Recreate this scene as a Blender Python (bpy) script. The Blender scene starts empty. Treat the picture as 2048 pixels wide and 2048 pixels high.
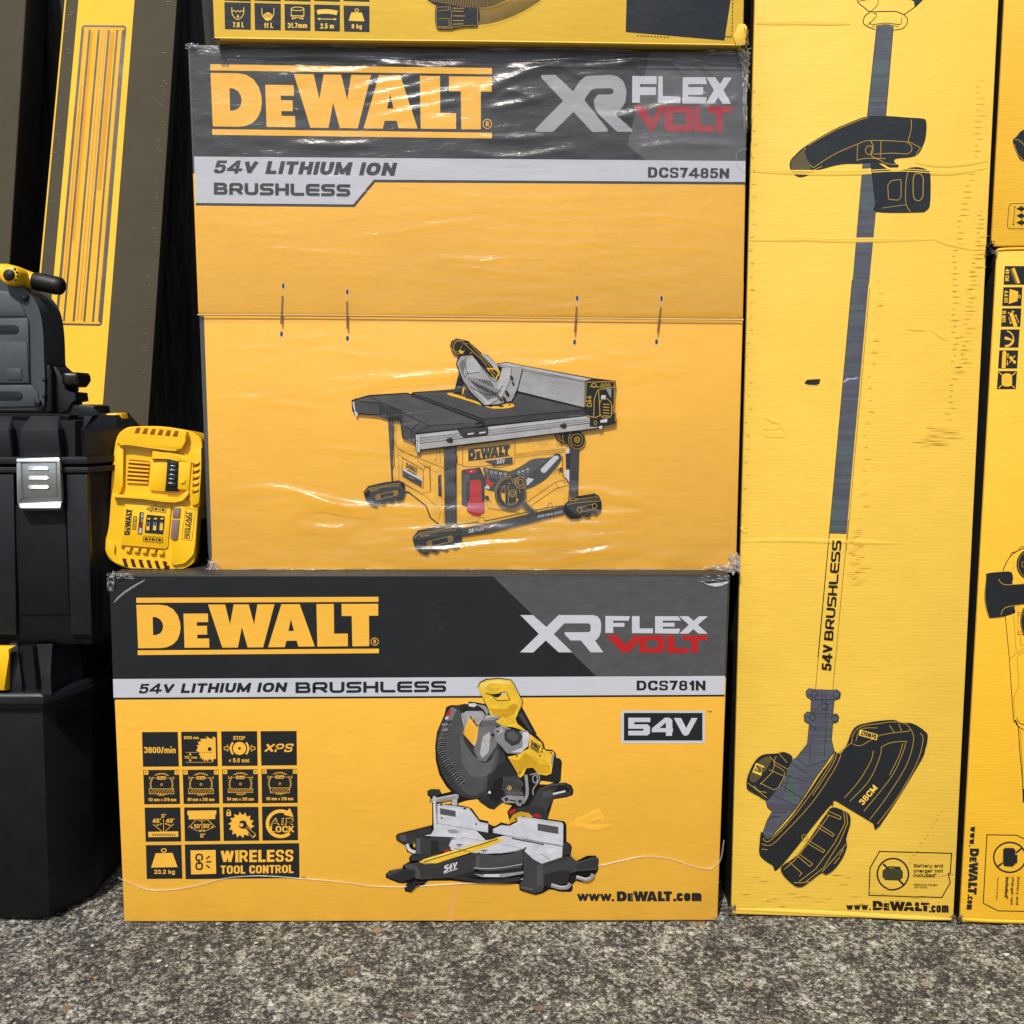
import bpy, bmesh, math, random
import numpy as np
from mathutils import Vector, Matrix
from mathutils.geometry import tessellate_polygon
random.seed(7)
SC = bpy.context.scene
COL = SC.collection
# ---------------------------------------------------------------- camera
PITCH = math.radians(7.3)
FPX = 2048.0                      # focal length in photograph pixels (2048 wide)
CAMH = 0.7786
CAMP = Vector((0, -1.4, CAMH))
cd = bpy.data.cameras.new('camera')
cam = bpy.data.objects.new('camera', cd); COL.objects.link(cam)
cam.location = CAMP
cam.rotation_euler = (math.pi/2 - PITCH, 0, 0)
cd.sensor_fit = 'HORIZONTAL'; cd.sensor_width = 36.0; cd.lens = 36.0*FPX/2048.0
cd.clip_start = 0.02; cd.clip_end = 400
SC.camera = cam
# ---------------------------------------------------------------- light
SUN_EL, SUN_AZ = math.radians(54), math.radians(-18)     # azimuth measured to the right of straight behind the camera
w = bpy.data.worlds.new('World'); SC.world = w; w.use_nodes = True
nt = w.node_tree; nt.nodes.clear()
sky = nt.nodes.new('ShaderNodeTexSky'); sky.sky_type = 'NISHITA'; sky.sun_disc = False
sky.sun_elevation = SUN_EL; sky.sun_rotation = math.pi - SUN_AZ
sky.air_density = 1.0; sky.dust_density = 2.5; sky.ozone_density = 1.0
bg = nt.nodes.new('ShaderNodeBackground'); bg.inputs[1].default_value = 0.11
ow = nt.nodes.new('ShaderNodeOutputWorld')
nt.links.new(sky.outputs[0], bg.inputs[0]); nt.links.new(bg.outputs[0], ow.inputs[0])
sd = bpy.data.lights.new('sun', 'SUN'); sd.energy = 4.3; sd.angle = math.radians(0.53); sd.color = (1.0, 0.95, 0.87)
sun = bpy.data.objects.new('sun', sd); COL.objects.link(sun)
sdir = Vector((math.sin(SUN_AZ)*math.cos(SUN_EL), -math.cos(SUN_AZ)*math.cos(SUN_EL), math.sin(SUN_EL)))
sun.rotation_euler = sdir.to_track_quat('Z', 'Y').to_euler()
sun.location = sdir*6
SC.view_settings.view_transform = 'Standard'; SC.view_settings.look = 'None'
SC.view_settings.gamma = 1; SC.view_settings.use_curve_mapping = False
SC.view_settings.exposure = 0.0
SC.cycles.max_bounces = 8; SC.cycles.transparent_max_bounces = 16
# ---------------------------------------------------------------- maths
CF = Vector((0, math.cos(PITCH), -math.sin(PITCH))); CU = Vector((0, math.sin(PITCH), math.cos(PITCH)))
def ray(px, py): return CF*FPX + Vector((px-1024, 0, 0)) + CU*(1024-py)
class Plane:
    """A real flat face somewhere in the yard: point o, unit normal n towards the viewer."""
    def __init__(s, o, n): s.o = Vector(o); s.n = Vector(n).normalized()
    def hit(s, px, py, off=0.0):
        d = ray(px, py); o = s.o + s.n*off
        return CAMP + d*((o-CAMP).dot(s.n)/d.dot(s.n))
def vplane(y, yaw=0, lean=0, x=0, z=0):
    """upright face through (x,y,z); yaw turns it about z, lean tips its top backwards (degrees)"""
    a, b = math.radians(yaw), math.radians(lean)
    n = Vector((math.sin(a)*math.cos(b), -math.cos(a)*math.cos(b), math.sin(b)))
    return Plane((x, y, z), n)
def pts(s):
    if isinstance(s, str): return [tuple(float(v) for v in q.split(',')) for q in s.split()]
    return list(s)
def smooth(p, closed=True, k=6):
    n = len(p); out = []
    rng = range(n) if closed else range(n-1)
    for i in rng:
        if closed: a, b, c, d = p[i-1], p[i], p[(i+1) % n], p[(i+2) % n]
        else: a, b, c, d = p[max(i-1, 0)], p[i], p[i+1], p[min(i+2, n-1)]
        for j in range(k):
            t = j/k; t2 = t*t; t3 = t2*t
            out.append(tuple(.5*((2*b[q]) + (-a[q]+c[q])*t + (2*a[q]-5*b[q]+4*c[q]-d[q])*t2 + (-a[q]+3*b[q]-3*c[q]+d[q])*t3) for q in (0, 1)))
    if not closed: out.append(p[-1])
    return out
def rounded(p, r, closed=False, k=4):
    n = len(p); out = []
    for i in range(n):
        if not closed and i in (0, n-1): out.append(p[i]); continue
        a, b, c = Vector(p[i-1]), Vector(p[i]), Vector(p[(i+1) % n])
        u, v = a-b, c-b
        if u.length < 1e-9 or v.length < 1e-9: out.append(p[i]); continue
        q = min(r, u.length*.49, v.length*.49)
        s, e = b+u.normalized()*q, b+v.normalized()*q
        for j in range(k+1):
            t = j/k
            out.append(tuple(s*(1-t)**2 + b*2*t*(1-t) + e*t*t))
    return out
# ---------------------------------------------------------------- materials
def lin(c): c /= 255.0; return c/12.92 if c <= .04045 else ((c+.055)/1.055)**2.4
EXPK = 1.2
def base(rgb, sub=0.010):
    return tuple(min(.86, max(.004, lin(v)/EXPK - sub)) for v in rgb)
class NT:
    def __init__(s, m): s.t = m.node_tree; s.n = s.t.nodes; s.l = s.t.links
    def new(s, ty, **k):
        nd = s.n.new(ty)
        for a, v in k.items(): setattr(nd, a, v)
        return nd
    def link(s, a, b): s.l.new(a, b)
def coords(g, scale=(1, 1, 1)):
    ge = g.new('ShaderNodeNewGeometry'); mp = g.new('ShaderNodeMapping'); mp.inputs['Scale'].default_value = scale
    g.link(ge.outputs['Position'], mp.inputs[0]); return mp.outputs[0]
def noise(g, vec, scale, detail=3, rough=.5, dist=0):
    n = g.new('ShaderNodeTexNoise'); n.inputs['Scale'].default_value = scale; n.inputs['Detail'].default_value = detail
    n.inputs['Roughness'].default_value = rough; n.inputs['Distortion'].default_value = dist
    g.link(vec, n.inputs['Vector']); return n.outputs['Fac']
def ramp(g, fac, stops):
    r = g.new('ShaderNodeValToRGB'); e = r.color_ramp.elements
    while len(e) > 1: e.remove(e[-1])
    e[0].position = stops[0][0]; e[0].color = (*stops[0][1], 1)
    for p, c in stops[1:]:
        q = e.new(p); q.color = (*c, 1)
    g.link(fac, r.inputs[0]); return r.outputs[0]
def gray(v): return (v, v, v)
def mixc(g, fac, a, b, mode='MIX'):
    m = g.new('ShaderNodeMix', data_type='RGBA', blend_type=mode)
    for s, v in ((0, fac), (6, a), (7, b)):
        if hasattr(v, 'links'): g.link(v, m.inputs[s])
        else: m.inputs[s].default_value = (*v, 1) if isinstance(v, tuple) else v
    return m.outputs[2]
def bump(g, hs, strength=1.0):
    """hs: list of (height socket, distance)"""
    nrm = None
    for h, d in hs:
        b = g.new('ShaderNodeBump'); b.inputs['Strength'].default_value = strength; b.inputs['Distance'].default_value = d
        g.link(h, b.inputs['Height'])
        if nrm is not None: g.link(nrm, b.inputs['Normal'])
        nrm = b.outputs[0]
    return nrm
MATS = {}
def mat(name, rgb, rough=.5, spec=.5, kind='card', metal=0.0, raw=None, wave=0.0):
    """procedural surface; kind chooses grain: card, plastic, metal, flat"""
    if name in MATS: return MATS[name]
    m = bpy.data.materials.new(name); m.use_nodes = True; g = NT(m)
    bs = g.n['Principled BSDF']
    c = raw or base(rgb)
    bs.inputs['Metallic'].default_value = metal
    bs.inputs['Specular IOR Level'].default_value = spec
    co = coords(g)
    if kind == 'card':
        pr = name.startswith('ink_g') or name.startswith('ink_tool') or name in ('ink_plate', 'ink_dark')
        f = noise(g, coords(g, (45, 45, 80)), 1, 4, .65) if pr else noise(g, co, 9, 4, .6)
        lo_, hi_ = (.80, 1.14) if pr else (.97, 1.03)
        f2 = noise(g, coords(g, (30, 30, 260)), 1.0, 2, .6)
        col = mixc(g, ramp(g, f, [(.3, gray(.0)), (.7, gray(1))]), tuple(v*lo_ for v in c), tuple(min(.9, v*hi_) for v in c))
        col = mixc(g, ramp(g, f2, [(.35, gray(0)), (.75, gray(.35))]), col, tuple(v*.93 for v in c))
        g.link(col, bs.inputs['Base Color'])
        rr = g.new('ShaderNodeMapRange'); g.link(noise(g, co, 22, 3), rr.inputs[0])
        rr.inputs[3].default_value = max(.05, rough-.1); rr.inputs[4].default_value = min(1, rough+.12)
        g.link(rr.outputs[0], bs.inputs['Roughness'])
        hs = [(noise(g, co, 6, 2), .004), (noise(g, coords(g, (1, 1, 3)), 40, 3), .0004), (noise(g, co, 700, 2), .0001)]
        if wave:
            wv = g.new('ShaderNodeTexWave', wave_type='BANDS', bands_direction='Z'); wv.inputs['Scale'].default_value = 1/(wave*20)*6.2832
            wv.inputs['Distortion'].default_value = .5; wv.inputs['Detail'].default_value = 2
            g.link(co, wv.inputs['Vector']); hs.append((wv.outputs['Fac'], .000045))
        g.link(bump(g, hs), bs.inputs['Normal'])
    elif kind == 'plastic':
        f = noise(g, co, 25, 4, .6)
        bl = 'black' in name; f = ramp(g, f, [(.38, gray(0)), (.68, gray(1))]) if bl else f
        col = mixc(g, f, tuple(v*(.82 if bl else .9) for v in c), tuple(min(.9, v*(1.45 if bl else 1.08)) for v in c))
        g.link(col, bs.inputs['Base Color'])
        rr = g.new('ShaderNodeMapRange'); g.link(noise(g, co, 60, 4), rr.inputs[0])
        rr.inputs[3].default_value = max(.05, rough-.08); rr.inputs[4].default_value = min(1, rough+.1)
        g.link(rr.outputs[0], bs.inputs['Roughness'])
        g.link(bump(g, [(noise(g, co, 900, 2), .00012), (noise(g, co, 12, 2), .0015)]), bs.inputs['Normal'])
    elif kind == 'metal':
        f = noise(g, coords(g, (20, 20, 400)), 1, 3)
        g.link(mixc(g, f, tuple(v*.85 for v in c), c), bs.inputs['Base Color'])
        bs.inputs['Roughness'].default_value = rough
        g.link(bump(g, [(noise(g, co, 60, 2), .0004)]), bs.inputs['Normal'])
    else:
        f = noise(g, co, 60, 3)
        g.link(mixc(g, f, tuple(v*.92 for v in c), c), bs.inputs['Base Color']); bs.inputs['Roughness'].default_value = rough
    MATS[name] = m; return m
# ---------------------------------------------------------------- object building
ORG = {}
def thing(name, label, cat, org, group=None):
    o = bpy.data.objects.new(name, None); COL.objects.link(o); o.location = org; o.empty_display_size = .05
    o['label'] = label; o['category'] = cat
    if group: o['group'] = group
    ORG[o.name] = Vector(org); return o
def link_mesh(name, verts, faces, mats, fm=None, parent=None, smooth_shade=False, label=None):
    org = Vector((0, 0, 0))
    if parent is not None: org = ORG[parent.name]
    me = bpy.data.meshes.new(name)
    me.from_pydata([tuple(Vector(v)-org) for v in verts], [], faces)
    for m in mats: me.materials.append(m)
    if fm: me.polygons.foreach_set('material_index', fm)
    if smooth_shade: me.polygons.foreach_set('use_smooth', [True]*len(me.polygons))
    me.update()
    o = bpy.data.objects.new(name, me); COL.objects.link(o)
    if parent is not None: o.parent = parent; ORG[o.name] = org
    if label: o['label'] = label
    return o
def from_bm(name, bm, mats, parent=None, label=None, auto=None):
    bm.normal_update()
    v = [x.co.copy() for x in bm.verts]; bm.verts.index_update()
    f = [[q.index for q in x.verts] for x in bm.faces]; fm = [x.material_index for x in bm.faces]
    bm.free()
    o = link_mesh(name, v, f, mats, fm, parent, label=label)
    if auto:
        o.data.polygons.foreach_set('use_smooth', [True]*len(o.data.polygons))
        try: o.data.set_sharp_from_angle(angle=math.radians(auto))
        except Exception: pass
    return o
def prism_bm(bm, front, back, bev=0.0, seg=2, mi=0, bev_back=False):
    """closed solid between two point loops (same count); front rim bevelled"""
    n = len(front)
    vf = [bm.verts.new(p) for p in front]; vb = [bm.verts.new(p) for p in back]
    ff = bm.faces.new(vf); fb = bm.faces.new(vb[::-1]); fs = [ff, fb]
    for i in range(n):
        fs.append(bm.faces.new((vf[i], vb[i], vb[(i+1) % n], vf[(i+1) % n])))
    for f in fs: f.material_index = mi
    if bev:
        ed = [e for e in ff.edges]
        if bev_back: ed += list(fb.edges)
        bmesh.ops.bevel(bm, geom=ed, offset=bev, segments=seg, affect='EDGES', profile=.5, clamp_overlap=True, material=-1)
def cw(pp):
    """order a photo-space loop so that the front face looks at the viewer"""
    a = sum(pp[i-1][0]*pp[i][1]-pp[i][0]*pp[i-1][1] for i in range(len(pp)))
    return pp if a < 0 else pp[::-1]
class Solid:
    """solids standing on / cut into a face: outlines in photo pixels, heights in metres along the normal"""
    def __init__(s, plane): s.p = plane; s.bm = bmesh.new(); s.m = []; s.z = (0, 0, 1)
    def at(s, x0, y0, k): s.z = (x0, y0, k); return s
    def mi(s, m):
        if m not in s.m: s.m.append(m)
        return s.m.index(m)
    def px(s, pp): x0, y0, k = s.z; return [(x0+x/k, y0+y/k) for x, y in pp]
    def add(s, m, loop, z0, z1, bev=.002, seg=2, grow=1.0):
        """front at z1, back at z0; outline taken on the front plane and pushed straight back"""
        pp = cw(s.px(pts(loop)))
        fr = [s.p.hit(x, y, z1) for x, y in pp]
        bk = [v - s.p.n*(z1-z0) for v in fr]
        if grow != 1.0:
            c = sum(bk, Vector())/len(bk); bk = [c+(v-c)*grow for v in bk]
        prism_bm(s.bm, fr, bk, bev, seg, s.mi(m)); return s
    def done(s, name, parent=None, auto=40, label=None):
        bmesh.ops.recalc_face_normals(s.bm, faces=s.bm.faces)
        return from_bm(name, s.bm, s.m, parent, label, auto)
STEP = 1.6e-5
def _R(a, b, c, d): return [(a, b), (c, b), (c, d), (a, d)]
_O = (_R(0, 0, 1, 1), .5, 1)
GF = {  # upright bold lettering: width, top, bottom, strokes (path, corner radius, closed)
 '0': (.56, 0, 1, [_O]), '1': (.36, 0, 1, [([(1, 0), (1, 1)], 0, 0), ([(0, .3), (1, .04)], 0, 0)]),
 '2': (.55, 0, 1, [([(0, .34), (0, 0), (1, 0), (1, .42), (0, 1)], .22, 0), ([(0, 1), (1, 1)], 0, 0)]),
 '3': (.55, 0, 1, [([(0, .28), (0, 0), (.97, 0), (.97, .48), (.4, .48)], .22, 0), ([(.4, .48), (1, .48), (1, 1), (0, 1), (0, .72)], .22, 0)]),
 '4': (.68, 0, 1, [([(.76, -.02), (.76, 1.02)], 0, 0), ([(.66, 0), (-.04, .7)], 0, 0), ([(-.06, .76), (1.1, .76)], 0, 0)]),
 '5': (.56, 0, 1, [([(.95, 0), (.1, 0), (.04, .5)], 0, 0), ([(.04, .42), (1, .36), (1, 1), (0, 1), (0, .72)], .24, 0)]),
 '6': (.56, 0, 1, [(_R(0, .4, 1, 1), .3, 1), ([(1, .22), (1, 0), (0, 0), (0, .7)], .28, 0)]),
 '7': (.54, 0, 1, [([(0, 0), (1, 0), (.35, 1)], 0, 0)]),
 '8': (.57, 0, 1, [(_R(.05, 0, .95, .47), .25, 1), (_R(0, .47, 1, 1), .28, 1)]),
 '9': (.56, 0, 1, [(_R(0, 0, 1, .6), .3, 1), ([(0, .78), (0, 1), (1, 1), (1, .3)], .28, 0)]),
 'A': (.70, 0, 1, [([(0, 1), (.5, 0)], 0, 0), ([(.5, 0), (1, 1)], 0, 0), ([(.2, .7), (.8, .7)], 0, 0)]),
 'B': (.62, 0, 1, [([(0, 0), (.95, 0), (.95, .48), (0, .48)], .22, 0), ([(0, .48), (1, .48), (1, 1), (0, 1)], .25, 0), ([(0, 0), (0, 1)], 0, 0)]),
 'C': (.66, 0, 1, [([(1, .34), (1, 0), (0, 0), (0, 1), (1, 1), (1, .66)], .32, 0)]),
 'D': (.66, 0, 1, [([(0, 0), (1, 0), (1, 1), (0, 1)], .38, 0), ([(0, 0), (0, 1)], 0, 0)]),
 'E': (.56, 0, 1, [([(1, 0), (0, 0), (0, 1), (1, 1)], 0, 0), ([(0, .5), (.92, .5)], 0, 0)]),
 'F': (.54, 0, 1, [([(1, 0), (0, 0), (0, 1)], 0, 0), ([(0, .5), (.9, .5)], 0, 0)]),
 'G': (.68, 0, 1, [([(1, .3), (1, 0), (0, 0), (0, 1), (1, 1), (1, .55), (.55, .55)], .3, 0)]),
 'H': (.64, 0, 1, [([(0, 0), (0, 1)], 0, 0), ([(1, 0), (1, 1)], 0, 0), ([(0, .5), (1, .5)], 0, 0)]),
 'I': (.2, 0, 1, [([(.5, 0), (.5, 1)], 0, 0)]), 'K': (.66, 0, 1, [([(0, 0), (0, 1)], 0, 0), ([(1, 0), (.05, .6)], 0, 0), ([(.35, .42), (1, 1)], 0, 0)]),
 'L': (.54, 0, 1, [([(0, 0), (0, 1), (1, 1)], 0, 0)]),
 'M': (.80, 0, 1, [([(0, 1), (0, 0)], 0, 0), ([(0, 0), (.5, .95)], 0, 0), ([(.5, .95), (1, 0)], 0, 0), ([(1, 0), (1, 1)], 0, 0)]),
 'N': (.66, 0, 1, [([(0, 1), (0, 0)], 0, 0), ([(0, 0), (1, 1)], 0, 0), ([(1, 1), (1, 0)], 0, 0)]),
 'O': (.70, 0, 1, [_O]), 'P': (.62, 0, 1, [([(0, 1), (0, 0), (1, 0), (1, .58), (0, .58)], .28, 0)]),
 'R': (.64, 0, 1, [([(0, 1), (0, 0)], 0, 0), ([(0, 0), (.97, 0), (.97, .54), (0, .54)], .26, 0), ([(.5, .54), (1, 1)], 0, 0)]),
 'S': (.60, 0, 1, [([(1, .28), (1, 0), (0, 0), (0, .46), (1, .54), (1, 1), (0, 1), (0, .72)], .24, 0)]),
 'T': (.60, 0, 1, [([(0, 0), (1, 0)], 0, 0), ([(.5, 0), (.5, 1)], 0, 0)]), 'U': (.64, 0, 1, [([(0, 0), (0, 1), (1, 1), (1, 0)], .32, 0)]),
 'V': (.68, 0, 1, [([(0, 0), (.5, 1)], 0, 0), ([(.5, 1), (1, 0)], 0, 0)]),
 'W': (.98, 0, 1, [([(0, 0), (.25, 1)], 0, 0), ([(.25, 1), (.5, 0)], 0, 0), ([(.5, 0), (.75, 1)], 0, 0), ([(.75, 1), (1, 0)], 0, 0)]),
 'X': (.68, 0, 1, [([(0, 0), (1, 1)], 0, 0), ([(1, 0), (0, 1)], 0, 0)]),
 'a': (.52, .27, 1, [([(.05, .3), (.05, 0), (1, 0), (1, 1)], .24, 0), (_R(0, .42, 1, 1), .22, 1)]),
 'b': (.54, 0, 1, [([(0, 0), (0, 1)], 0, 0), (_R(0, .27, 1, 1), .28, 1)]), 'c': (.52, .27, 1, [([(1, .3), (1, 0), (0, 0), (0, 1), (1, 1), (1, .7)], .28, 0)]),
 'd': (.54, 0, 1, [([(1, 0), (1, 1)], 0, 0), (_R(0, .27, 1, 1), .28, 1)]),
 'e': (.54, .27, 1, [([(.05, .52), (1, .52), (1, 0), (0, 0), (0, 1), (1, 1), (1, .8)], .28, 0)]),
 'g': (.54, .27, 1.28, [(_R(0, 0, 1, .7), .26, 1), ([(1, 0), (1, 1), (0, 1), (0, .88)], .2, 0)]),
 'h': (.54, 0, 1, [([(0, 0), (0, 1)], 0, 0), ([(0, .3), (1, .3), (1, 1)], .26, 0)]), 'i': (.19, 0, 1, [([(.5, .3), (.5, 1)], 0, 0), ([(.5, -.1), (.5, .08)], 0, 0)]),
 'k': (.54, 0, 1, [([(0, 0), (0, 1)], 0, 0), ([(1, .27), (.05, .7)], 0, 0), ([(.38, .55), (1, 1)], 0, 0)]), 'l': (.19, 0, 1, [([(.5, 0), (.5, 1)], 0, 0)]),
 'm': (.84, .27, 1, [([(0, 0), (0, 1)], 0, 0), ([(0, 0), (.5, 0), (.5, 1)], .22, 0), ([(.5, 0), (1, 0), (1, 1)], .22, 0)]),
 'n': (.54, .27, 1, [([(0, 0), (0, 1)], 0, 0), ([(0, 0), (1, 0), (1, 1)], .26, 0)]), 'o': (.56, .27, 1, [_O]),
 'p': (.54, .27, 1.28, [([(0, 0), (0, 1)], 0, 0), (_R(0, 0, 1, .7), .26, 1)]), 'r': (.38, .27, 1, [([(0, 0), (0, 1)], 0, 0), ([(0, .2), (.3, .02), (1, 0)], .1, 0)]),
 's': (.50, .27, 1, [([(1, .26), (1, 0), (0, 0), (0, .46), (1, .54), (1, 1), (0, 1), (0, .74)], .2, 0)]), 't': (.36, .05, 1, [([(.42, 0), (.42, 1), (1, 1)], .16, 0), ([(0, .26), (1, .26)], 0, 0)]),
 'u': (.54, .27, 1, [([(0, 0), (0, 1), (1, 1)], .28, 0), ([(1, 0), (1, 1)], 0, 0)]), 'w': (.80, .27, 1, [([(0, 0), (.25, 1)], 0, 0), ([(.25, 1), (.5, 0)], 0, 0), ([(.5, 0), (.75, 1)], 0, 0), ([(.75, 1), (1, 0)], 0, 0)]),
 'x': (.56, .27, 1, [([(0, 0), (1, 1)], 0, 0), ([(1, 0), (0, 1)], 0, 0)]), 'y': (.56, .27, 1.28, [([(0, 0), (.55, .72)], 0, 0), ([(1, 0), (.35, 1), (0, 1)], 0, 0)]),
 '.': (.2, .8, 1, [([(.5, -.2), (.5, 1.2)], 0, 0)]), '/': (.40, 0, 1, [([(0, 1.08), (1, -.08)], 0, 0)]), '<': (.5, .25, .95, [([(1, 0), (0, .5), (1, 1)], 0, 0)]),
 '°': (.30, 0, .3, [_O]), '*': (.3, 0, .3, [([(0, .5), (1, .5)], 0, 0), ([(.5, 0), (.5, 1)], 0, 0)]), 'Ø': (.70, 0, 1, [_O, ([(0, 1.05), (1, -.05)], 0, 0)]), ' ': (.26, 0, 1, [])}
def quadmap(q):
    if len(q) == 4: q = (q[0], q[1], q[2], q[1], q[2], q[3], q[0], q[3])
    a, b, c, d = (q[0], q[1]), (q[2], q[3]), (q[4], q[5]), (q[6], q[7])
    def f(u, v):
        return tuple((1-u)*(1-v)*a[i] + u*(1-v)*b[i] + u*v*c[i] + (1-u)*v*d[i] for i in (0, 1))
    return f
GL = {  # wide square lettering, drawn as strokes in a unit box
 'B': [[(0, 0), (.94, 0), (.94, .5), (0, .5)], [(0, .5), (1, .5), (1, 1), (0, 1)], [(0, 0), (0, 1)]],
 'R': [[(0, 1), (0, 0), (1, 0), (1, .58), (.02, .58)], [(.55, .58), (1, 1)]], 'U': [[(0, 0), (0, 1), (1, 1), (1, 0)]],
 'S': [[(1, 0), (0, 0), (0, .5), (1, .5), (1, 1), (0, 1)]], 'H': [[(0, 0), (0, 1)], [(1, 0), (1, 1)], [(0, .5), (1, .5)]],
 'L': [[(0, 0), (0, 1), (1, 1)]], 'E': [[(1, 0), (0, 0), (0, 1), (1, 1)], [(0, .5), (.97, .5)]],
 'F': [[(1, 0), (0, 0), (0, 1)], [(0, .5), (.95, .5)]], 'X': [[(0, 0), (1, 1)], [(1, 0), (0, 1)]], 'V': [[(0, 0), (.5, 1), (1, 0)]],
 'O': [[(.5, 0), (1, 0), (1, 1), (0, 1), (0, 0), (.5, 0)]], 'T': [[(0, 0), (1, 0)], [(.5, 0), (.5, 1)]],
 '5': [[(1, 0), (0, 0), (0, .45), (1, .45), (1, 1), (0, 1)]], '4': [[(.75, 1), (.75, 0), (.6, 0), (0, .72), (1, .72)]]}
DL = [  # letters of the big logo, in a 1560 x 370 field
 ([(0, 46)]+[(150, 46), (195, 52), (236, 75), (265, 115), (279, 160), (281, 195), (275, 236), (258, 274), (228, 304), (190, 321), (150, 326)]+[(4, 326)],
  [(103, 125), (125, 126), (150, 140), (164, 160), (169, 184), (164, 210), (150, 230), (125, 241), (103, 242)]),
 ([(302, 104), (460, 104), (460, 160), (387, 160), (387, 184), (452, 184), (452, 241), (388, 241), (388, 266), (464, 266), (464, 325), (304, 325)], None),
 ([(462, 46), (572, 46), (601, 176), (627, 46), (724, 46), (756, 177), (780, 46), (890, 46), (812, 326), (712, 326), (677, 194), (649, 326), (548, 326)], None),
 ([(934, 46), (1052, 46), (1146, 323), (1040, 323), (1029, 284), (963, 285), (952, 326), (844, 326)], [(994, 143), (1013, 220), (977, 221)]),
 ([(1160, 46), (1272, 46), (1272, 240), (1360, 240), (1360, 323), (1163, 324)], None),
 ([(1322, 46), (1558, 46), (1558, 124), (1498, 124), (1498, 323), (1389, 324), (1387, 125), (1322, 125)], None)]
def ribbon(p, w, closed=False):
    n = len(p); L, R = [], []
    P = [Vector(q) for q in p]
    for i in range(n):
        a = P[i-1] if (closed or i > 0) else None; c = P[(i+1) % n] if (closed or i < n-1) else None
        b = P[i]
        d1 = (b-a) if a is not None else (c-b); d2 = (c-b) if c is not None else (b-a)
        if d1.length < 1e-9: d1 = d2
        if d2.length < 1e-9: d2 = d1
        if d1.length < 1e-9: d1 = d2 = Vector((1, 0))
        d1 = d1.normalized(); d2 = d2.normalized()
        n1 = Vector((-d1.y, d1.x)); n2 = Vector((-d2.y, d2.x)); m = n1+n2
        if m.length < .2: m = n1
        m.normalize(); k = min(2.2, 1/max(.3, m.dot(n1)))
        L.append(b+m*(w/2*k)); R.append(b-m*(w/2*k))
    return L, R
def square_ends(p, path, h, an=1.0):
    """lettering strokes run to the edge of their letter: push open ends out by half a stroke"""
    p = [tuple(q) for q in p]
    for end in (0, -1):
        a, b = path[end], path[1 if end == 0 else -2]; dx, dy = a[0]-b[0], a[1]-b[1]
        ax = abs(dx) < .03; ay = abs(dy) < .03
        if ax and not (a[1] <= .02 or a[1] >= .98): continue
        if ay and not (a[0] <= .06 or a[0] >= .9): continue
        q, r = p[end], p[1 if end == 0 else -2]; v = Vector((q[0]-r[0], (q[1]-r[1])*an))
        if v.length < 1e-6: continue
        v = v.normalized()*h*(1.0 if (ax or ay) else .55); p[end] = (q[0]+v.x, q[1]+v.y/an)
    return p
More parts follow.
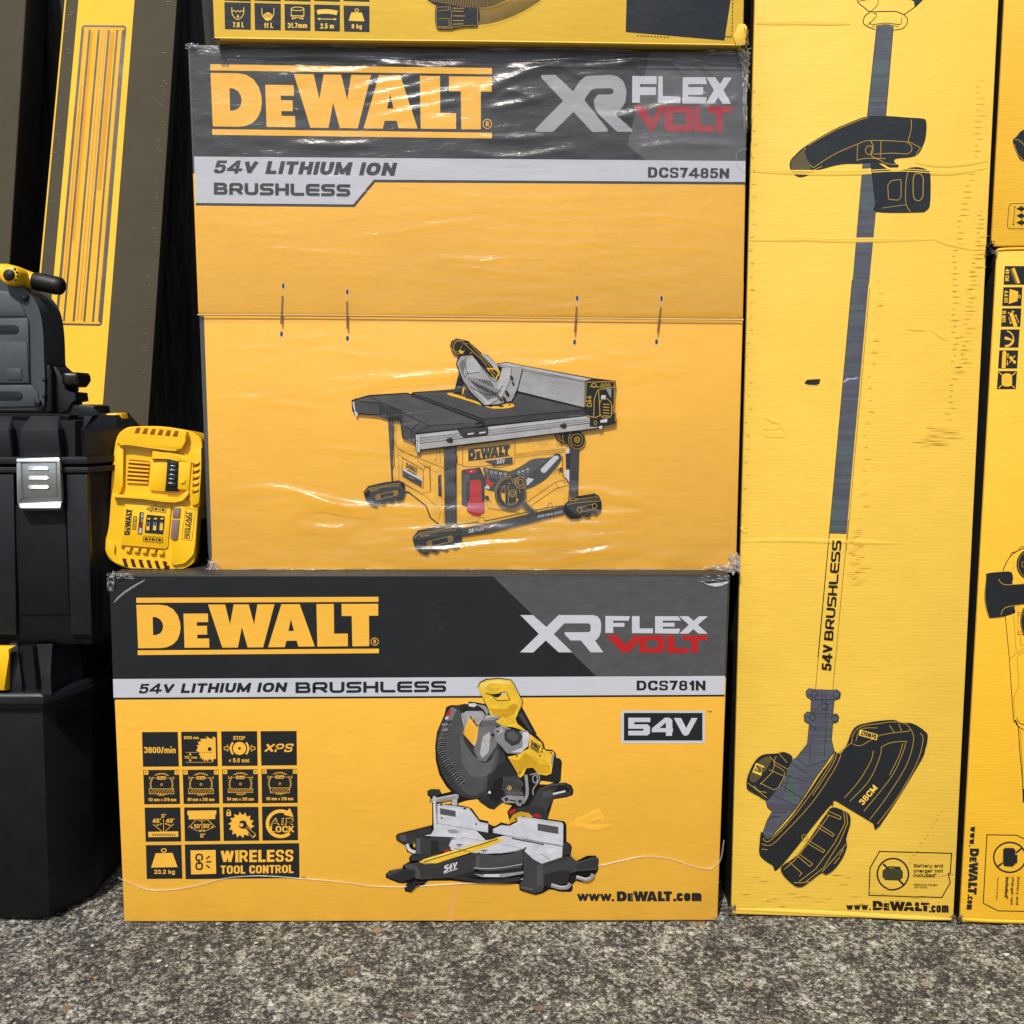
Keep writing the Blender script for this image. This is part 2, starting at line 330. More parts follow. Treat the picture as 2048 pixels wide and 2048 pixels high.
class Print:
    """ink on a flat face: outlines in photo pixels are laid on the face they are printed on"""
    def __init__(s, plane, lv=1e-4): s.p = plane; s.lv = lv; s.v = []; s.fc = []; s.fm = []; s.m = []; s.z = (0, 0, 1)
    def at(s, x0, y0, k): s.z = (x0, y0, k); return s
    def put(s, m, P2, faces):
        if m not in s.m: s.m.append(m)
        k = s.m.index(m); b = len(s.v); x0, y0, q = s.z
        s.v += [s.p.hit(x0+x/q, y0+y/q, s.lv) for x, y in P2]
        for f in faces:
            a, c, d = (P2[f[i]] for i in (0, 1, 2))
            ar = (c[0]-a[0])*(d[1]-a[1]) - (c[1]-a[1])*(d[0]-a[0])
            f = list(f)
            if ar > 0: f = f[::-1]
            s.fc.append([b+i for i in f]); s.fm.append(k)
        s.lv += STEP; return s
    def f(s, m, loop, *holes):
        L = [pts(loop)] + [pts(h) for h in holes]
        tr = tessellate_polygon([[Vector((x, y, 0)) for x, y in q] for q in L])
        return s.put(m, [q for l in L for q in l], [list(t) for t in tr])
    def c(s, m, loop, k=5): return s.f(m, smooth(pts(loop), True, k))
    def l(s, m, w, loop, closed=False, sm=False, r=0):
        p = pts(loop)
        if r: p = rounded(p, r, closed)
        if sm: p = smooth(p, closed, 5)
        L, R = ribbon(p, w, closed); n = len(p)
        P2 = [tuple(q) for q in L]+[tuple(q) for q in R]
        fs = [(i, (i+1) % n, n+(i+1) % n, n+i) for i in range(n if closed else n-1)]
        return s.put(m, P2, fs)
    def fo(s, m, mo, w, loop, sm=False):
        """filled shape with an outline"""
        p = pts(loop); p = smooth(p, True, 5) if sm else p
        s.f(m, p); return s.l(mo, w, p, True)
    def ell(s, cx, cy, rx, ry, rot=0, n=28, a0=0, a1=360):
        ca, sa = math.cos(math.radians(rot)), math.sin(math.radians(rot)); o = []
        full = abs(a1-a0) >= 359.9
        for i in range(n if full else n+1):
            t = math.radians(a0+(a1-a0)*i/n); x, y = rx*math.cos(t), ry*math.sin(t)
            o.append((cx+x*ca-y*sa, cy+x*sa+y*ca))
        return o
    def e(s, m, cx, cy, rx, ry=None, rot=0): return s.f(m, s.ell(cx, cy, rx, ry or rx, rot))
    def ring(s, m, w, cx, cy, rx, ry=None, rot=0, a0=0, a1=360):
        return s.l(m, w, s.ell(cx, cy, rx, ry or rx, rot, 32, a0, a1), abs(a1-a0) >= 359.9)
    def box(s, m, x0, y0, x1, y1): return s.f(m, [(x0, y0), (x1, y0), (x1, y1), (x0, y1)])
    def t(s, m, txt, q, bold=.02, shear=0, gap=None):
        """upright lettering whose ink fills the quad"""
        mp = quadmap(q); th = .15+2.0*bold; an = 1.0 if bold < .03 else 1.3; gap = .07+th*.1 if gap is None else gap
        gs = [GF[c] for c in txt]; ya = min(g[1] for g in gs); yb = max(g[2] for g in gs); H = yb-ya
        asp = math.dist(mp(0, 0), mp(1, 0))/math.dist(mp(0, 0), mp(0, 1))*H
        sk = shear*H; tot = sum(g[0] for g in gs)+gap*(len(gs)-1); k = (asp-sk)/tot; x = 0
        th = min(th, th*max(.55, k*1.05))
        th0 = th
        for ch_, (w_, y0, y1, sts) in zip(txt, gs):
            W = w_*k; th = th0*(.84 if ch_ in '458S69BeaPR' and bold >= .05 else 1)
            for path, r, cl in sts:
                p = [(x+th/2+a*max(.001, W-th), y0+th/2/an+b*((y1-y0)-th/an)) for a, b in path]
                if r: p = rounded(p, r if r < .5 else min(W, y1-y0)*.5, bool(cl), 3)
                if not cl and len(path) > 1 and not (len(p) == 2 and math.dist(*p) < th*.3): p = square_ends(p, path, th/2, an)
                if len(p) == 2 and math.dist(*p) < th*.8: c0 = p[0][1]+(p[1][1]-p[0][1])/2; p = [(p[0][0], c0-th/2/an), (p[0][0], c0+th/2/an)]
                L, R = ribbon([(a, b*an) for a, b in p], th, bool(cl)); n = len(p)
                P2 = [mp((q_.x+shear*(yb-q_.y/an))/asp, (q_.y/an-ya)/H) for q_ in L+R]
                s.put(m, P2, [(i, (i+1) % n, n+(i+1) % n, n+i) for i in range(n if cl else n-1)])
            x += W+gap*k
        return s
    def wide(s, m, txt, q, th=.22, gap=.12, r=.16, widths=None, ital=0.0, an=1.35):
        """wide square lettering fitted in a quad"""
        mp = quadmap(q); ws = [(widths or {}).get(ch, 1.0) for ch in txt]; n = len(txt)
        asp = math.dist(mp(0, 0), mp(1, 0))/math.dist(mp(0, 0), mp(0, 1))
        tot = sum(ws)+gap*(n-1); x = 0
        for ch, wd in zip(txt, ws):
            if ch != ' ':
                W = wd/tot*asp
                for st in GL[ch]:
                    p = [(x/tot*asp+th/2+a*(W-th), th/2/an+b*(1-th/an)) for a, b in st]
                    if len(p) > 2 and ch not in 'V4XT': p = rounded(p, r*(1.5 if ch in 'SUO' else 1))
                    if ch != 'O': p = square_ends(p, st, th/2, an)
                    cl = ch == 'O'
                    if cl: p = p[:-1]
                    L, R = ribbon([(a, b*an) for a, b in p], th, cl); k = len(p)
                    P2 = [mp((a.x+ital*(1-a.y/an))/asp, a.y/an) for a in L+R]
                    s.put(m, P2, [(i, (i+1) % k, k+(i+1) % k, k+i) for i in range(k if cl else k-1)])
            x += wd+gap
        return s
    def logo(s, m, q, bars=True, mark=True):
        mp = quadmap(q)
        if bars:
            for y0, y1 in ((0, 33), (340, 370)):
                s.f(m, [mp(0, y0/370), mp(1, y0/370), mp(1, y1/370), mp(0, y1/370)])
        Y0, Y1 = (0, 370) if bars else (46, 326)
        for o, h in DL:
            a = [mp(x/1560, (y-Y0)/(Y1-Y0)) for x, y in o]
            s.f(m, a, *([[mp(x/1560, (y-Y0)/(Y1-Y0)) for x, y in h]] if h else []))
        if mark:
            c = [mp((1534+24*math.cos(t))/1560, (294+24*math.sin(t))/370) for t in [i*math.tau/20 for i in range(20)]]
            d = math.dist(mp(0, 0), mp(1, 0))/1560
            s.l(m, 4*d, c, True)
            s.t(m, 'R', (*mp(1526/1560, 281/370), *mp(1543/1560, 307/370)), .02)
        return s
    def done(s, name, parent=None, label=None):
        return link_mesh(name, s.v, s.fc, s.m, s.fm, parent, label=label)
def carton_body(name, plane, q, depth, mats, parent, bev=.004, side=None):
    """closed board box behind a face; q = TL,TR,BR,BL in photo pixels; mats[0] front, mats[1] sides"""
    bm = bmesh.new()
    pp = cw([(q[i], q[i+1]) for i in range(0, 8, 2)])
    fr = [plane.hit(x, y) for x, y in pp]; bk = [v-plane.n*depth for v in fr]
    prism_bm(bm, fr, bk, 0)
    bm.normal_update()
    bmesh.ops.recalc_face_normals(bm, faces=bm.faces)
    for f in bm.faces: f.material_index = 0 if f.normal.dot(plane.n) > .9 else 1
    if bev: bmesh.ops.bevel(bm, geom=list(bm.edges), offset=bev, segments=2, affect='EDGES', profile=.5)
    return from_bm(name, bm, mats, parent, auto=35)
VAL = (0, .3, .65, 1, .1, 1, .65, .3, 0); LIP = (0, 1, .8, .5, .2, 0); OVER = (0, .2, .5, .8, 1, 0)
def ridge(name, plane, loop, wpx, h, m, parent, z=(0, 0, 1), lv=6e-4, sm=True, prof=(0, .5, 1, .5, 0), taper=True):
    """low crease in board or film: a raised strip with a rounded section"""
    p = pts(loop); p = [(z[0]+x/z[2], z[1]+y/z[2]) for x, y in p]
    if sm: p = smooth(p, False, 6)
    n = len(p); k = len(prof); V = []; F = []
    L, R = ribbon(p, wpx)
    for i in range(n):
        tp = min(1, 4*min(i, n-1-i)/max(1, n-1)+.02) if taper else 1
        for j in range(k):
            t = j/(k-1); a = Vector(L[i])*(1-t)+Vector(R[i])*t
            c = Vector(p[i]); a = c+(a-c)*(.3+.7*tp)
            V.append(plane.hit(a.x, a.y, lv+h*prof[j]*tp))
    for i in range(n-1):
        for j in range(k-1):
            F.append((i*k+j, i*k+j+1, (i+1)*k+j+1, (i+1)*k+j))
    bm = bmesh.new(); vs = [bm.verts.new(v) for v in V]
    for f in F: bm.faces.new([vs[i] for i in f])
    bm.normal_update()
    for f in bm.faces:
        if f.normal.dot(plane.n) < 0: f.normal_flip()
    return from_bm(name, bm, [m], parent, auto=180)
# ================================================================ the setting
def vnoise(x, y, sc, seed):
    r = np.random.RandomState(seed); T = r.rand(512, 512)
    X, Y = x*sc, y*sc; xi, yi = np.floor(X).astype(int), np.floor(Y).astype(int); fx, fy = X-xi, Y-yi
    fx = fx*fx*(3-2*fx); fy = fy*fy*(3-2*fy)
    a = T[xi % 512, yi % 512]; b = T[(xi+1) % 512, yi % 512]; c = T[xi % 512, (yi+1) % 512]; d = T[(xi+1) % 512, (yi+1) % 512]
    return (a*(1-fx)+b*fx)*(1-fy) + (c*(1-fx)+d*fx)*fy
def ground():
    xs = np.concatenate([[-30, -12, -5, -2.5, -1.6], np.arange(-1.15, 1.15, .0033), [1.6, 2.5, 5, 12, 30]])
    ys = np.concatenate([[-30, -12, -5, -2.5, -1.2, -.7, -.45], np.arange(-.36, .12, .0033), np.arange(.13, .5, .012), [.7, 1.2, 2.5, 6, 30]])
    X, Y = np.meshgrid(xs, ys, indexing='ij')
    h = vnoise(X, Y, 45, 1)*.0022 + vnoise(X, Y, 110, 2)*.0020 + vnoise(X, Y, 260, 3)*.0018 + vnoise(X, Y, 8, 4)*.003
    h -= h.max()
    n, m = X.shape
    V = np.stack([X.ravel(), Y.ravel(), h.ravel()], 1)
    i = np.arange(n*m).reshape(n, m)
    F = np.stack([i[:-1, :-1].ravel(), i[1:, :-1].ravel(), i[1:, 1:].ravel(), i[:-1, 1:].ravel()], 1)
    m_ = bpy.data.materials.new('weathered concrete'); m_.use_nodes = True; g = NT(m_); bs = g.n['Principled BSDF']
    co = coords(g)
    def cells(sc, warp):
        w_ = g.new('ShaderNodeTexNoise'); w_.inputs['Scale'].default_value = sc*1.3; w_.inputs['Detail'].default_value = 2; g.link(co, w_.inputs['Vector'])
        m1 = g.new('ShaderNodeVectorMath', operation='SCALE'); m1.inputs['Scale'].default_value = warp/sc; g.link(w_.outputs['Color'], m1.inputs[0])
        m2 = g.new('ShaderNodeVectorMath', operation='ADD'); g.link(co, m2.inputs[0]); g.link(m1.outputs[0], m2.inputs[1])
        v = g.new('ShaderNodeTexVoronoi'); v.inputs['Scale'].default_value = sc; g.link(m2.outputs[0], v.inputs['Vector'])
        q = g.new('ShaderNodeSeparateColor'); g.link(v.outputs['Color'], q.inputs[0]); return q.outputs[0]
    def madd(x, k, y):
        n = g.new('ShaderNodeMath', operation='MULTIPLY_ADD'); g.link(x, n.inputs[0]); n.inputs[1].default_value = k
        if hasattr(y, 'links'): g.link(y, n.inputs[2])
        else: n.inputs[2].default_value = y
        return n.outputs[0]
    v1 = cells(300, .9); v2 = cells(560, .9); n1 = noise(g, co, 115, 4, .6, .4); n2 = noise(g, co, 13, 4, .65); n3 = noise(g, co, 500, 3, .7)
    f2v = madd(v1, .34, madd(v2, .24, madd(n1, 1.25, madd(n2, .72, madd(n3, .35, -1.10)))))
    col = ramp(g, f2v, [(.12, (.030, .028, .024)), (.26, (.064, .060, .051)), (.37, (.118, .110, .093)), (.48, (.238, .226, .187)), (.60, (.42, .40, .335)), (.86, (.60, .58, .49))])
    vo = g.new('ShaderNodeTexVoronoi'); vo.inputs['Scale'].default_value = 60; g.link(co, vo.inputs['Vector'])
    sp = g.new('ShaderNodeSeparateColor'); g.link(vo.outputs['Color'], sp.inputs[0])
    st = ramp(g, sp.outputs[0], [(0, (.10, .085, .07)), (.35, (.30, .19, .10)), (.6, (.34, .32, .28)), (.8, (.05, .05, .055)), (1, (.45, .42, .36))])
    gate = g.new('ShaderNodeMath', operation='GREATER_THAN'); g.link(sp.outputs[1], gate.inputs[0]); gate.inputs[1].default_value = .975
    near = g.new('ShaderNodeMath', operation='LESS_THAN'); g.link(vo.outputs['Distance'], near.inputs[0]); near.inputs[1].default_value = .42
    both = g.new('ShaderNodeMath', operation='MULTIPLY'); g.link(gate.outputs[0], both.inputs[0]); g.link(near.outputs[0], both.inputs[1])
    g.link(mixc(g, both.outputs[0], col, st), bs.inputs['Base Color'])
    bs.inputs['Roughness'].default_value = .85; bs.inputs['Specular IOR Level'].default_value = .3
    g.link(bump(g, [(f2v, .0035), (noise(g, co, 900, 2), .0006)]), bs.inputs['Normal'])
    o = link_mesh('ground', V.tolist(), F.tolist(), [m_]); o['kind'] = 'structure'
    # loose grit
    rs = random.Random(3); bm = bmesh.new(); gm = [mat('grit_tan', (150, 124, 92), .8, .3, 'flat'), mat('grit_pale', (205, 198, 180), .8, .3, 'flat'), mat('grit_dark', (60, 58, 58), .7, .3, 'flat'), mat('grit_grey', (150, 148, 150), .8, .3, 'flat')]
    for k in range(300):
        x, y = rs.uniform(-.85, .95), rs.uniform(-.34, -.01); r = rs.choice([.001, .0012, .0015, .002, .0026, .0034])*rs.uniform(.7, 1.1)
        M = Matrix.Translation((x, y, -.0035+r*.25)) @ Matrix.Rotation(rs.uniform(0, 6.28), 4, 'Z') @ Matrix.Diagonal((r*rs.uniform(.8, 1.8), r, r*.55, 1))
        q = bmesh.ops.create_icosphere(bm, subdivisions=1, radius=1, matrix=M)
        mi = rs.choice([0, 1, 1, 1, 2, 2, 3, 3, 3])
        for v in q['verts']:
            v.co += Vector((rs.uniform(-1, 1), rs.uniform(-1, 1), rs.uniform(-1, 1)))*r*.25
            for fc in v.link_faces: fc.material_index = mi
    o = from_bm('grit', bm, gm); o['kind'] = 'stuff'; o['label'] = 'loose pale and tan grit scattered on the concrete ground'; o['category'] = 'grit'
ground()
def fence():
    FY = .88
    m_ = bpy.data.materials.new('black stained wood'); m_.use_nodes = True; g = NT(m_); bs = g.n['Principled BSDF']
    a = noise(g, coords(g, (60, 60, 3)), 1.0, 5, .65, 1.2); b = noise(g, coords(g, (1, 1, .6)), 5, 4, .6)
    k = noise(g, coords(g, (26, 1, 7)), 1.0, 2, .5, 2.0)
    col = ramp(g, a, [(.3, (.010, .0092, .0085)), (.5, (.028, .026, .024)), (.68, (.062, .057, .052))])
    col = mixc(g, ramp(g, b, [(.4, gray(0)), (.7, gray(.6))]), col, (.034, .032, .031))
    g.link(col, bs.inputs['Base Color']); bs.inputs['Roughness'].default_value = .7; bs.inputs['Specular IOR Level'].default_value = .25
    g.link(bump(g, [(a, .002), (k, .003)]), bs.inputs['Normal'])
    t = thing('fence', 'black stained wooden fence of upright boards behind all the boxes', 'fence', (0, FY, 0))
    rs = random.Random(5); bm = bmesh.new(); x = -2.4; i = 0
    while x < 2.4:
        wd = rs.uniform(.098, .125); yy = FY + (0 if i % 2 else .022) + rs.uniform(-.003, .003); s = rs.uniform(-.012, .012)
        lo = [(x, 0.01), (x+wd, 0.01), (x+wd+s, 1.9), (x+s, 1.9)]
        prism_bm(bm, [Vector((a, yy, b)) for a, b in lo][::-1], [Vector((a, yy+.02, b)) for a, b in lo][::-1], .003, 2)
        x += wd - (rs.uniform(.012, .02) if i % 2 else rs.uniform(.014, .02)); i += 1
    bmesh.ops.recalc_face_normals(bm, faces=bm.faces)
    from_bm('board_panel', bm, [m_], t)
    for z in (.25, 1.55):
        bm = bmesh.new(); bmesh.ops.create_cube(bm, size=1, matrix=Matrix.Translation((0, FY+.07, z)) @ Matrix.Diagonal((4.8, .045, .09, 1)))
        from_bm('rail', bm, [m_], t)
fence()
# ================================================================ inks and boards
K = mat('ink_black', (44, 46, 48), .42, .4)
KB = mat('ink_blue_black', (42, 46, 50), .42, .4)
GR = mat('ink_grey', (90, 90, 92), .42, .4)
SV = mat('ink_silver', (204, 207, 216), .38, .5)
RD = mat('ink_red', (190, 44, 46), .42, .4)
WH = mat('ink_white', (232, 232, 236), .42, .4)
def card(name, rgb, split=None, **k):
    """printed board; split = (height, rgb): the sheet is printed in another colour above that height"""
    m = mat(name, rgb, **k)
    if split and not m.get('s'):
        g = NT(m); bs = g.n['Principled BSDF']; old = bs.inputs['Base Color'].links[0].from_socket
        ge = g.new('ShaderNodeNewGeometry'); sx = g.new('ShaderNodeSeparateXYZ'); g.link(ge.outputs['Position'], sx.inputs[0])
        th = g.new('ShaderNodeMath', operation='GREATER_THAN'); g.link(sx.outputs[2], th.inputs[0]); th.inputs[1].default_value = split[0]
        g.link(mixc(g, th.outputs[0], old, base(split[1])), bs.inputs['Base Color']); m['s'] = 1
    return m
def film_mat(name, haze=.05, rough=.12, fac=.10, bumps=()):
    m = bpy.data.materials.new(name); m.use_nodes = True; g = NT(m); g.n.remove(g.n['Principled BSDF'])
    tr = g.new('ShaderNodeBsdfTransparent'); gl = g.new('ShaderNodeBsdfGlossy'); gl.inputs['Roughness'].default_value = rough
    df = g.new('ShaderNodeBsdfDiffuse'); df.inputs['Color'].default_value = (.85, .87, .9, 1)
    lw = g.new('ShaderNodeLayerWeight'); lw.inputs['Blend'].default_value = .5
    pw = g.new('ShaderNodeMath', operation='POWER'); pw.inputs[1].default_value = 4.0; g.link(lw.outputs['Facing'], pw.inputs[0])
    ad = g.new('ShaderNodeMath', operation='MULTIPLY_ADD'); ad.inputs[1].default_value = .6; ad.inputs[2].default_value = fac; ad.use_clamp = True; g.link(pw.outputs[0], ad.inputs[0])
    m1 = g.new('ShaderNodeMixShader'); m1.inputs[0].default_value = haze; g.link(tr.outputs[0], m1.inputs[1]); g.link(df.outputs[0], m1.inputs[2])
    m2 = g.new('ShaderNodeMixShader'); g.link(ad.outputs[0], m2.inputs[0]); g.link(m1.outputs[0], m2.inputs[1]); g.link(gl.outputs[0], m2.inputs[2])
    g.link(m2.outputs[0], g.n['Material Output'].inputs['Surface'])
    if bumps:
        hs = [(noise(g, coords(g, sc), f, 3, .55, d), h) for sc, f, d, h in bumps]
        nb = bump(g, hs); g.link(nb, gl.inputs['Normal']); g.link(nb, lw.inputs['Normal']); g.link(nb, df.inputs['Normal'])
    return m
FILM_EDGE = film_mat('film edge', .22, .25, .12)
CRUMPLE = film_mat('crumpled film', .30, .1, .25, [((1, 1, 1), 90, 1.5, .01)])
def crumple(name, plane, cx, cy, rx, ry, off, parent, m, seed, amp=.008, n=9):
    """screwed-up scrap of film or torn board: a small creased sheet"""
    rs = random.Random(seed); bm = bmesh.new(); V = []
    for j in range(n):
        for i in range(n):
            u, v = i/(n-1)*2-1, j/(n-1)*2-1; q = 1-.25*rs.random()
            x, y = cx+u*rx*q+rs.uniform(-.12, .12)*rx, cy+v*ry*q+rs.uniform(-.12, .12)*ry
            V.append(bm.verts.new(plane.hit(x, y, off+rs.uniform(-1, 1)*amp*(.4+.6*(1-max(abs(u), abs(v)))))))
    for j in range(n-1):
        for i in range(n-1):
            a, b, c, d = V[j*n+i], V[j*n+i+1], V[(j+1)*n+i+1], V[(j+1)*n+i]
            if max(abs(i-(n-2)/2), abs(j-(n-2)/2)) > (n-2)/2-.6 and rs.random() < .35: continue
            bm.faces.new((a, d, c)); bm.faces.new((a, c, b))
    return from_bm(name, bm, [m], parent)
# ---------------------------------------------------------------- lower box (mitre saw)
PL = vplane(0.0)
ZL = PL.hit(800, 1356).z
Y1 = card('board_amber', (253, 192, 72), (ZL, (50, 54, 56)), rough=.42)
Y1P = mat('ink_amber', (253, 192, 72), .42, .5)
Y1S = mat('board_amber_side', (60, 58, 54), .5)
def lower_box():
    t = thing('cardboard_box', 'wide amber box with a mitre saw picture and black banner, standing on the concrete', 'box', PL.hit(841, 1844), 'tool boxes stacked in front of the fence')
    carton_body('carton', PL, (216, 1149, 1461, 1149, 1436, 1842.5, 247, 1845), .50, [Y1, Y1S], t)
    p = Print(PL)
    p.f(K, [(219, 1153), (1456, 1153), (1450, 1352), (226, 1358)])
    p.f(GR, [(986, 1153), (1456, 1153), (1450, 1351.5), (1192, 1352)])
    p.f(SV, [(226, 1358), (1450, 1351.7), (1449, 1389.5), (227, 1395.5)])
    p.f(K, [(227, 1395.3), (1449, 1389.3), (1449, 1393), (227, 1399.2)])
    b = p.done('printed_banner', t)
    q = Print(PL, 2.5e-4).at(200, 1120, 3.22); q.logo(Y1P, (233, 243, 1793, 237, 1796, 600, 243, 612)); q.done('logo_lettering', b)
    q = Print(PL, 2.5e-4).at(940, 1120, 3.45)
    q.f(SV, "348,380 434,380 527,462 611,380 850,380 878,388 897,408 905,440 903,490 896,520 880,543 862,556 920,637 833,637 765,555 693,555 653,512 653,498 820,498 832,488 833,452 822,437 650,437 578,512 706,637 612,637 523,555 436,638 345,637 475,510")
    q.f(SV, "934,386 1104,388 1094,418 988,418 988,434 1066,434 1066,461 988,461 988,503 934,503")
    q.f(SV, "1118,387 1170,387 1170,472 1262,472 1262,506 1118,504")
    q.f(SV, "1277,388 1436,388 1456,418 1330,418 1330,433 1412,433 1412,460 1330,460 1330,474 1450,474 1440,508 1277,506")
    q.f(SV, "1443,388 1505,388 1543,420 1580,388 1641,388 1573,447 1640,508 1576,508 1541,477 1506,508 1444,508 1510,447")
    q.f(RD, "940,520 1012,520 1072,585 1132,522 1196,522 1096,636 1048,636")
    q.f(RD, "1170,545 1192,522 1340,521 1340,622 1325,640 1185,638 1168,625", "1216,552 1216,606 1293,606 1293,552")
    q.f(RD, "1365,520 1412,520 1412,607 1506,607 1506,642 1360,642 1360,530")
    q.f(RD, "1462,521 1640,521 1638,552 1574,552 1574,642 1526,642 1526,553 1466,552")
    q.done('volt_lettering', b)
    q = Print(PL, 2.5e-4).at(940, 1120, 3.45)
    q.t(K, 'DCS781N', (1150, 832, 1625, 900), .07); q.done('model_lettering', b); q = Print(PL, 2.5e-4)
    q.at(200, 1120, 3.22).t(K, '54V LITHIUM ION', (248, 798, 1208, 788, 1208, 849, 248, 860), .085, .22)
    q.at(0, 0, 1).wide(K, 'BRUSHLESS', (591, 1364.5, 892, 1362, 892, 1383.5, 591, 1386), .29, .13, .2)
    q.done('range_lettering', b)
    # 54V plate
    q = Print(PL, 2.0e-4).at(940, 1120, 3.45)
    q.box(SV, 1043, 1040, 1620, 1264); q.box(K, 1062, 1055, 1604, 1246)
    q.f(SV, "1092,1088 1244,1088 1244,1118 1134,1118 1134,1134 1225,1134 1242,1150 1242,1196 1226,1210 1092,1210 1092,1178 1196,1178 1198,1164 1092,1164")
    q.f(SV, "1255,1162 1345,1088 1375,1088 1396,1104 1396,1160 1400,1160 1400,1188 1394,1188 1394,1213 1352,1213 1352,1188 1255,1188", "1306,1160 1352,1122 1352,1160")
    q.f(SV, "1406,1090 1456,1090 1492,1160 1528,1090 1570,1090 1508,1204 1494,1212 1482,1212 1468,1204")
    q.t(K, 'TM', (1638, 1040, 1670, 1052), .03)
    q.done('voltage_plate', t)
    q = Print(PL, 2.0e-4).at(1100, 1480, 4.83)
    q.t(K, 'www.', (262, 1482, 622, 1558), .05, 0, .0); q.logo(K, (646, 1462, 1178, 1462, 1178, 1558, 646, 1558), False, False); q.t(K, '.com', (1190, 1478, 1464, 1556), .07)
    q.done('web_lettering', t)
    # loose film edge along the bottom, tape, dent, crumpled corners
    ridge('film_edge', PL, [(236, 1755), (250, 1762), (290, 1778), (340, 1780), (400, 1770), (450, 1757), (520, 1752), (600, 1757), (680, 1764), (740, 1772), (800, 1774), (860, 1771), (930, 1767), (1000, 1765), (1060, 1755), (1110, 1737), (1160, 1731), (1200, 1731), (1240, 1722), (1290, 1713), (1340, 1718), (1390, 1734), (1420, 1737), (1440, 1722), (1448, 1680)], 3.0, .0016, FILM_EDGE, t, taper=False)
    tp = Print(PL, 1.5e-4); TP = mat('tape_brown', (236, 172, 84), .3, .6)
    tp.f(TP, [(906, 1769), (923, 1768), (914, 1800), (909, 1842), (894, 1842), (900, 1800)]); tp.done('tape', t)
    z = (1100, 1480, 4.83)
    ridge('dent', PL, "190,806 330,826 430,846 580,822", 14, .0003, Y1P, t, z, prof=LIP, lv=2.5e-4)
    ridge('dent', PL, "240,790 330,772 430,720 470,690", 18, .0003, Y1P, t, z, prof=OVER, lv=2e-4)
    ridge('dent', PL, "450,660 490,720 522,800", 7, .0003, Y1P, t, z, prof=VAL, lv=2e-4); ridge('dent', PL, "400,790 460,760 510,752", 8, .0003, Y1P, t, z, prof=VAL, lv=2e-4)
    crumple('film_scrap', PL, 222, 1166, 9, 24, .001, t, CRUMPLE, 1, .006)
    crumple('film_scrap', PL, 245, 1152, 26, 6, .001, t, CRUMPLE, 2, .005)
    crumple('film_scrap', PL, 1430, 1157, 30, 8, .001, t, CRUMPLE, 3, .006)
    crumple('film_scrap', PL, 1440, 1838, 14, 6, .001, t, CRUMPLE, 4, .004)
    ridge('crease', PL, "228,1205 250,1185 290,1160", 5, .0014, FILM_EDGE, t)
    # torn film at the upper right corner
    tf = Print(PL, 9e-4).at(940, 1120, 3.45); tf.f(SV, "1570,138 1640,165 1700,158 1780,148 1782,158 1735,178 1690,184 1640,172"); tf.done('torn_film', t)
    return t
LOW = lower_box()
# ---------------------------------------------------------------- pictogram tiles of the lower box (zoom I frame)
def blade(p, m, cx, cy, r, n, a0=0, a1=360, ri=.80, hook=.5):
    """toothed saw blade outline"""
    o = []; k = int(n*(a1-a0)/360)
    for i in range(k):
        for s, rr in ((0, ri), (.15, 1.0), (.3+.0*hook, .97), (.55, ri+.02)):
            t = math.radians(a0+(i+s)*(a1-a0)/k); o.append((cx+r*rr*math.cos(t), cy+r*rr*math.sin(t)))
    return o
def arrow(p, m, x0, y0, x1, y1, w, hw, hl):
    d = Vector((x1-x0, y1-y0)); L = d.length; d /= L; n = Vector((-d.y, d.x)); a = Vector((x0, y0)); b = Vector((x1, y1)); c = b-d*hl
    if w and L > hl: p.l(m, w, [tuple(a), tuple(c)])
    p.f(m, [tuple(c+n*hw), tuple(b), tuple(c-n*hw)])
def tile_xf(x0, y0):
    pass
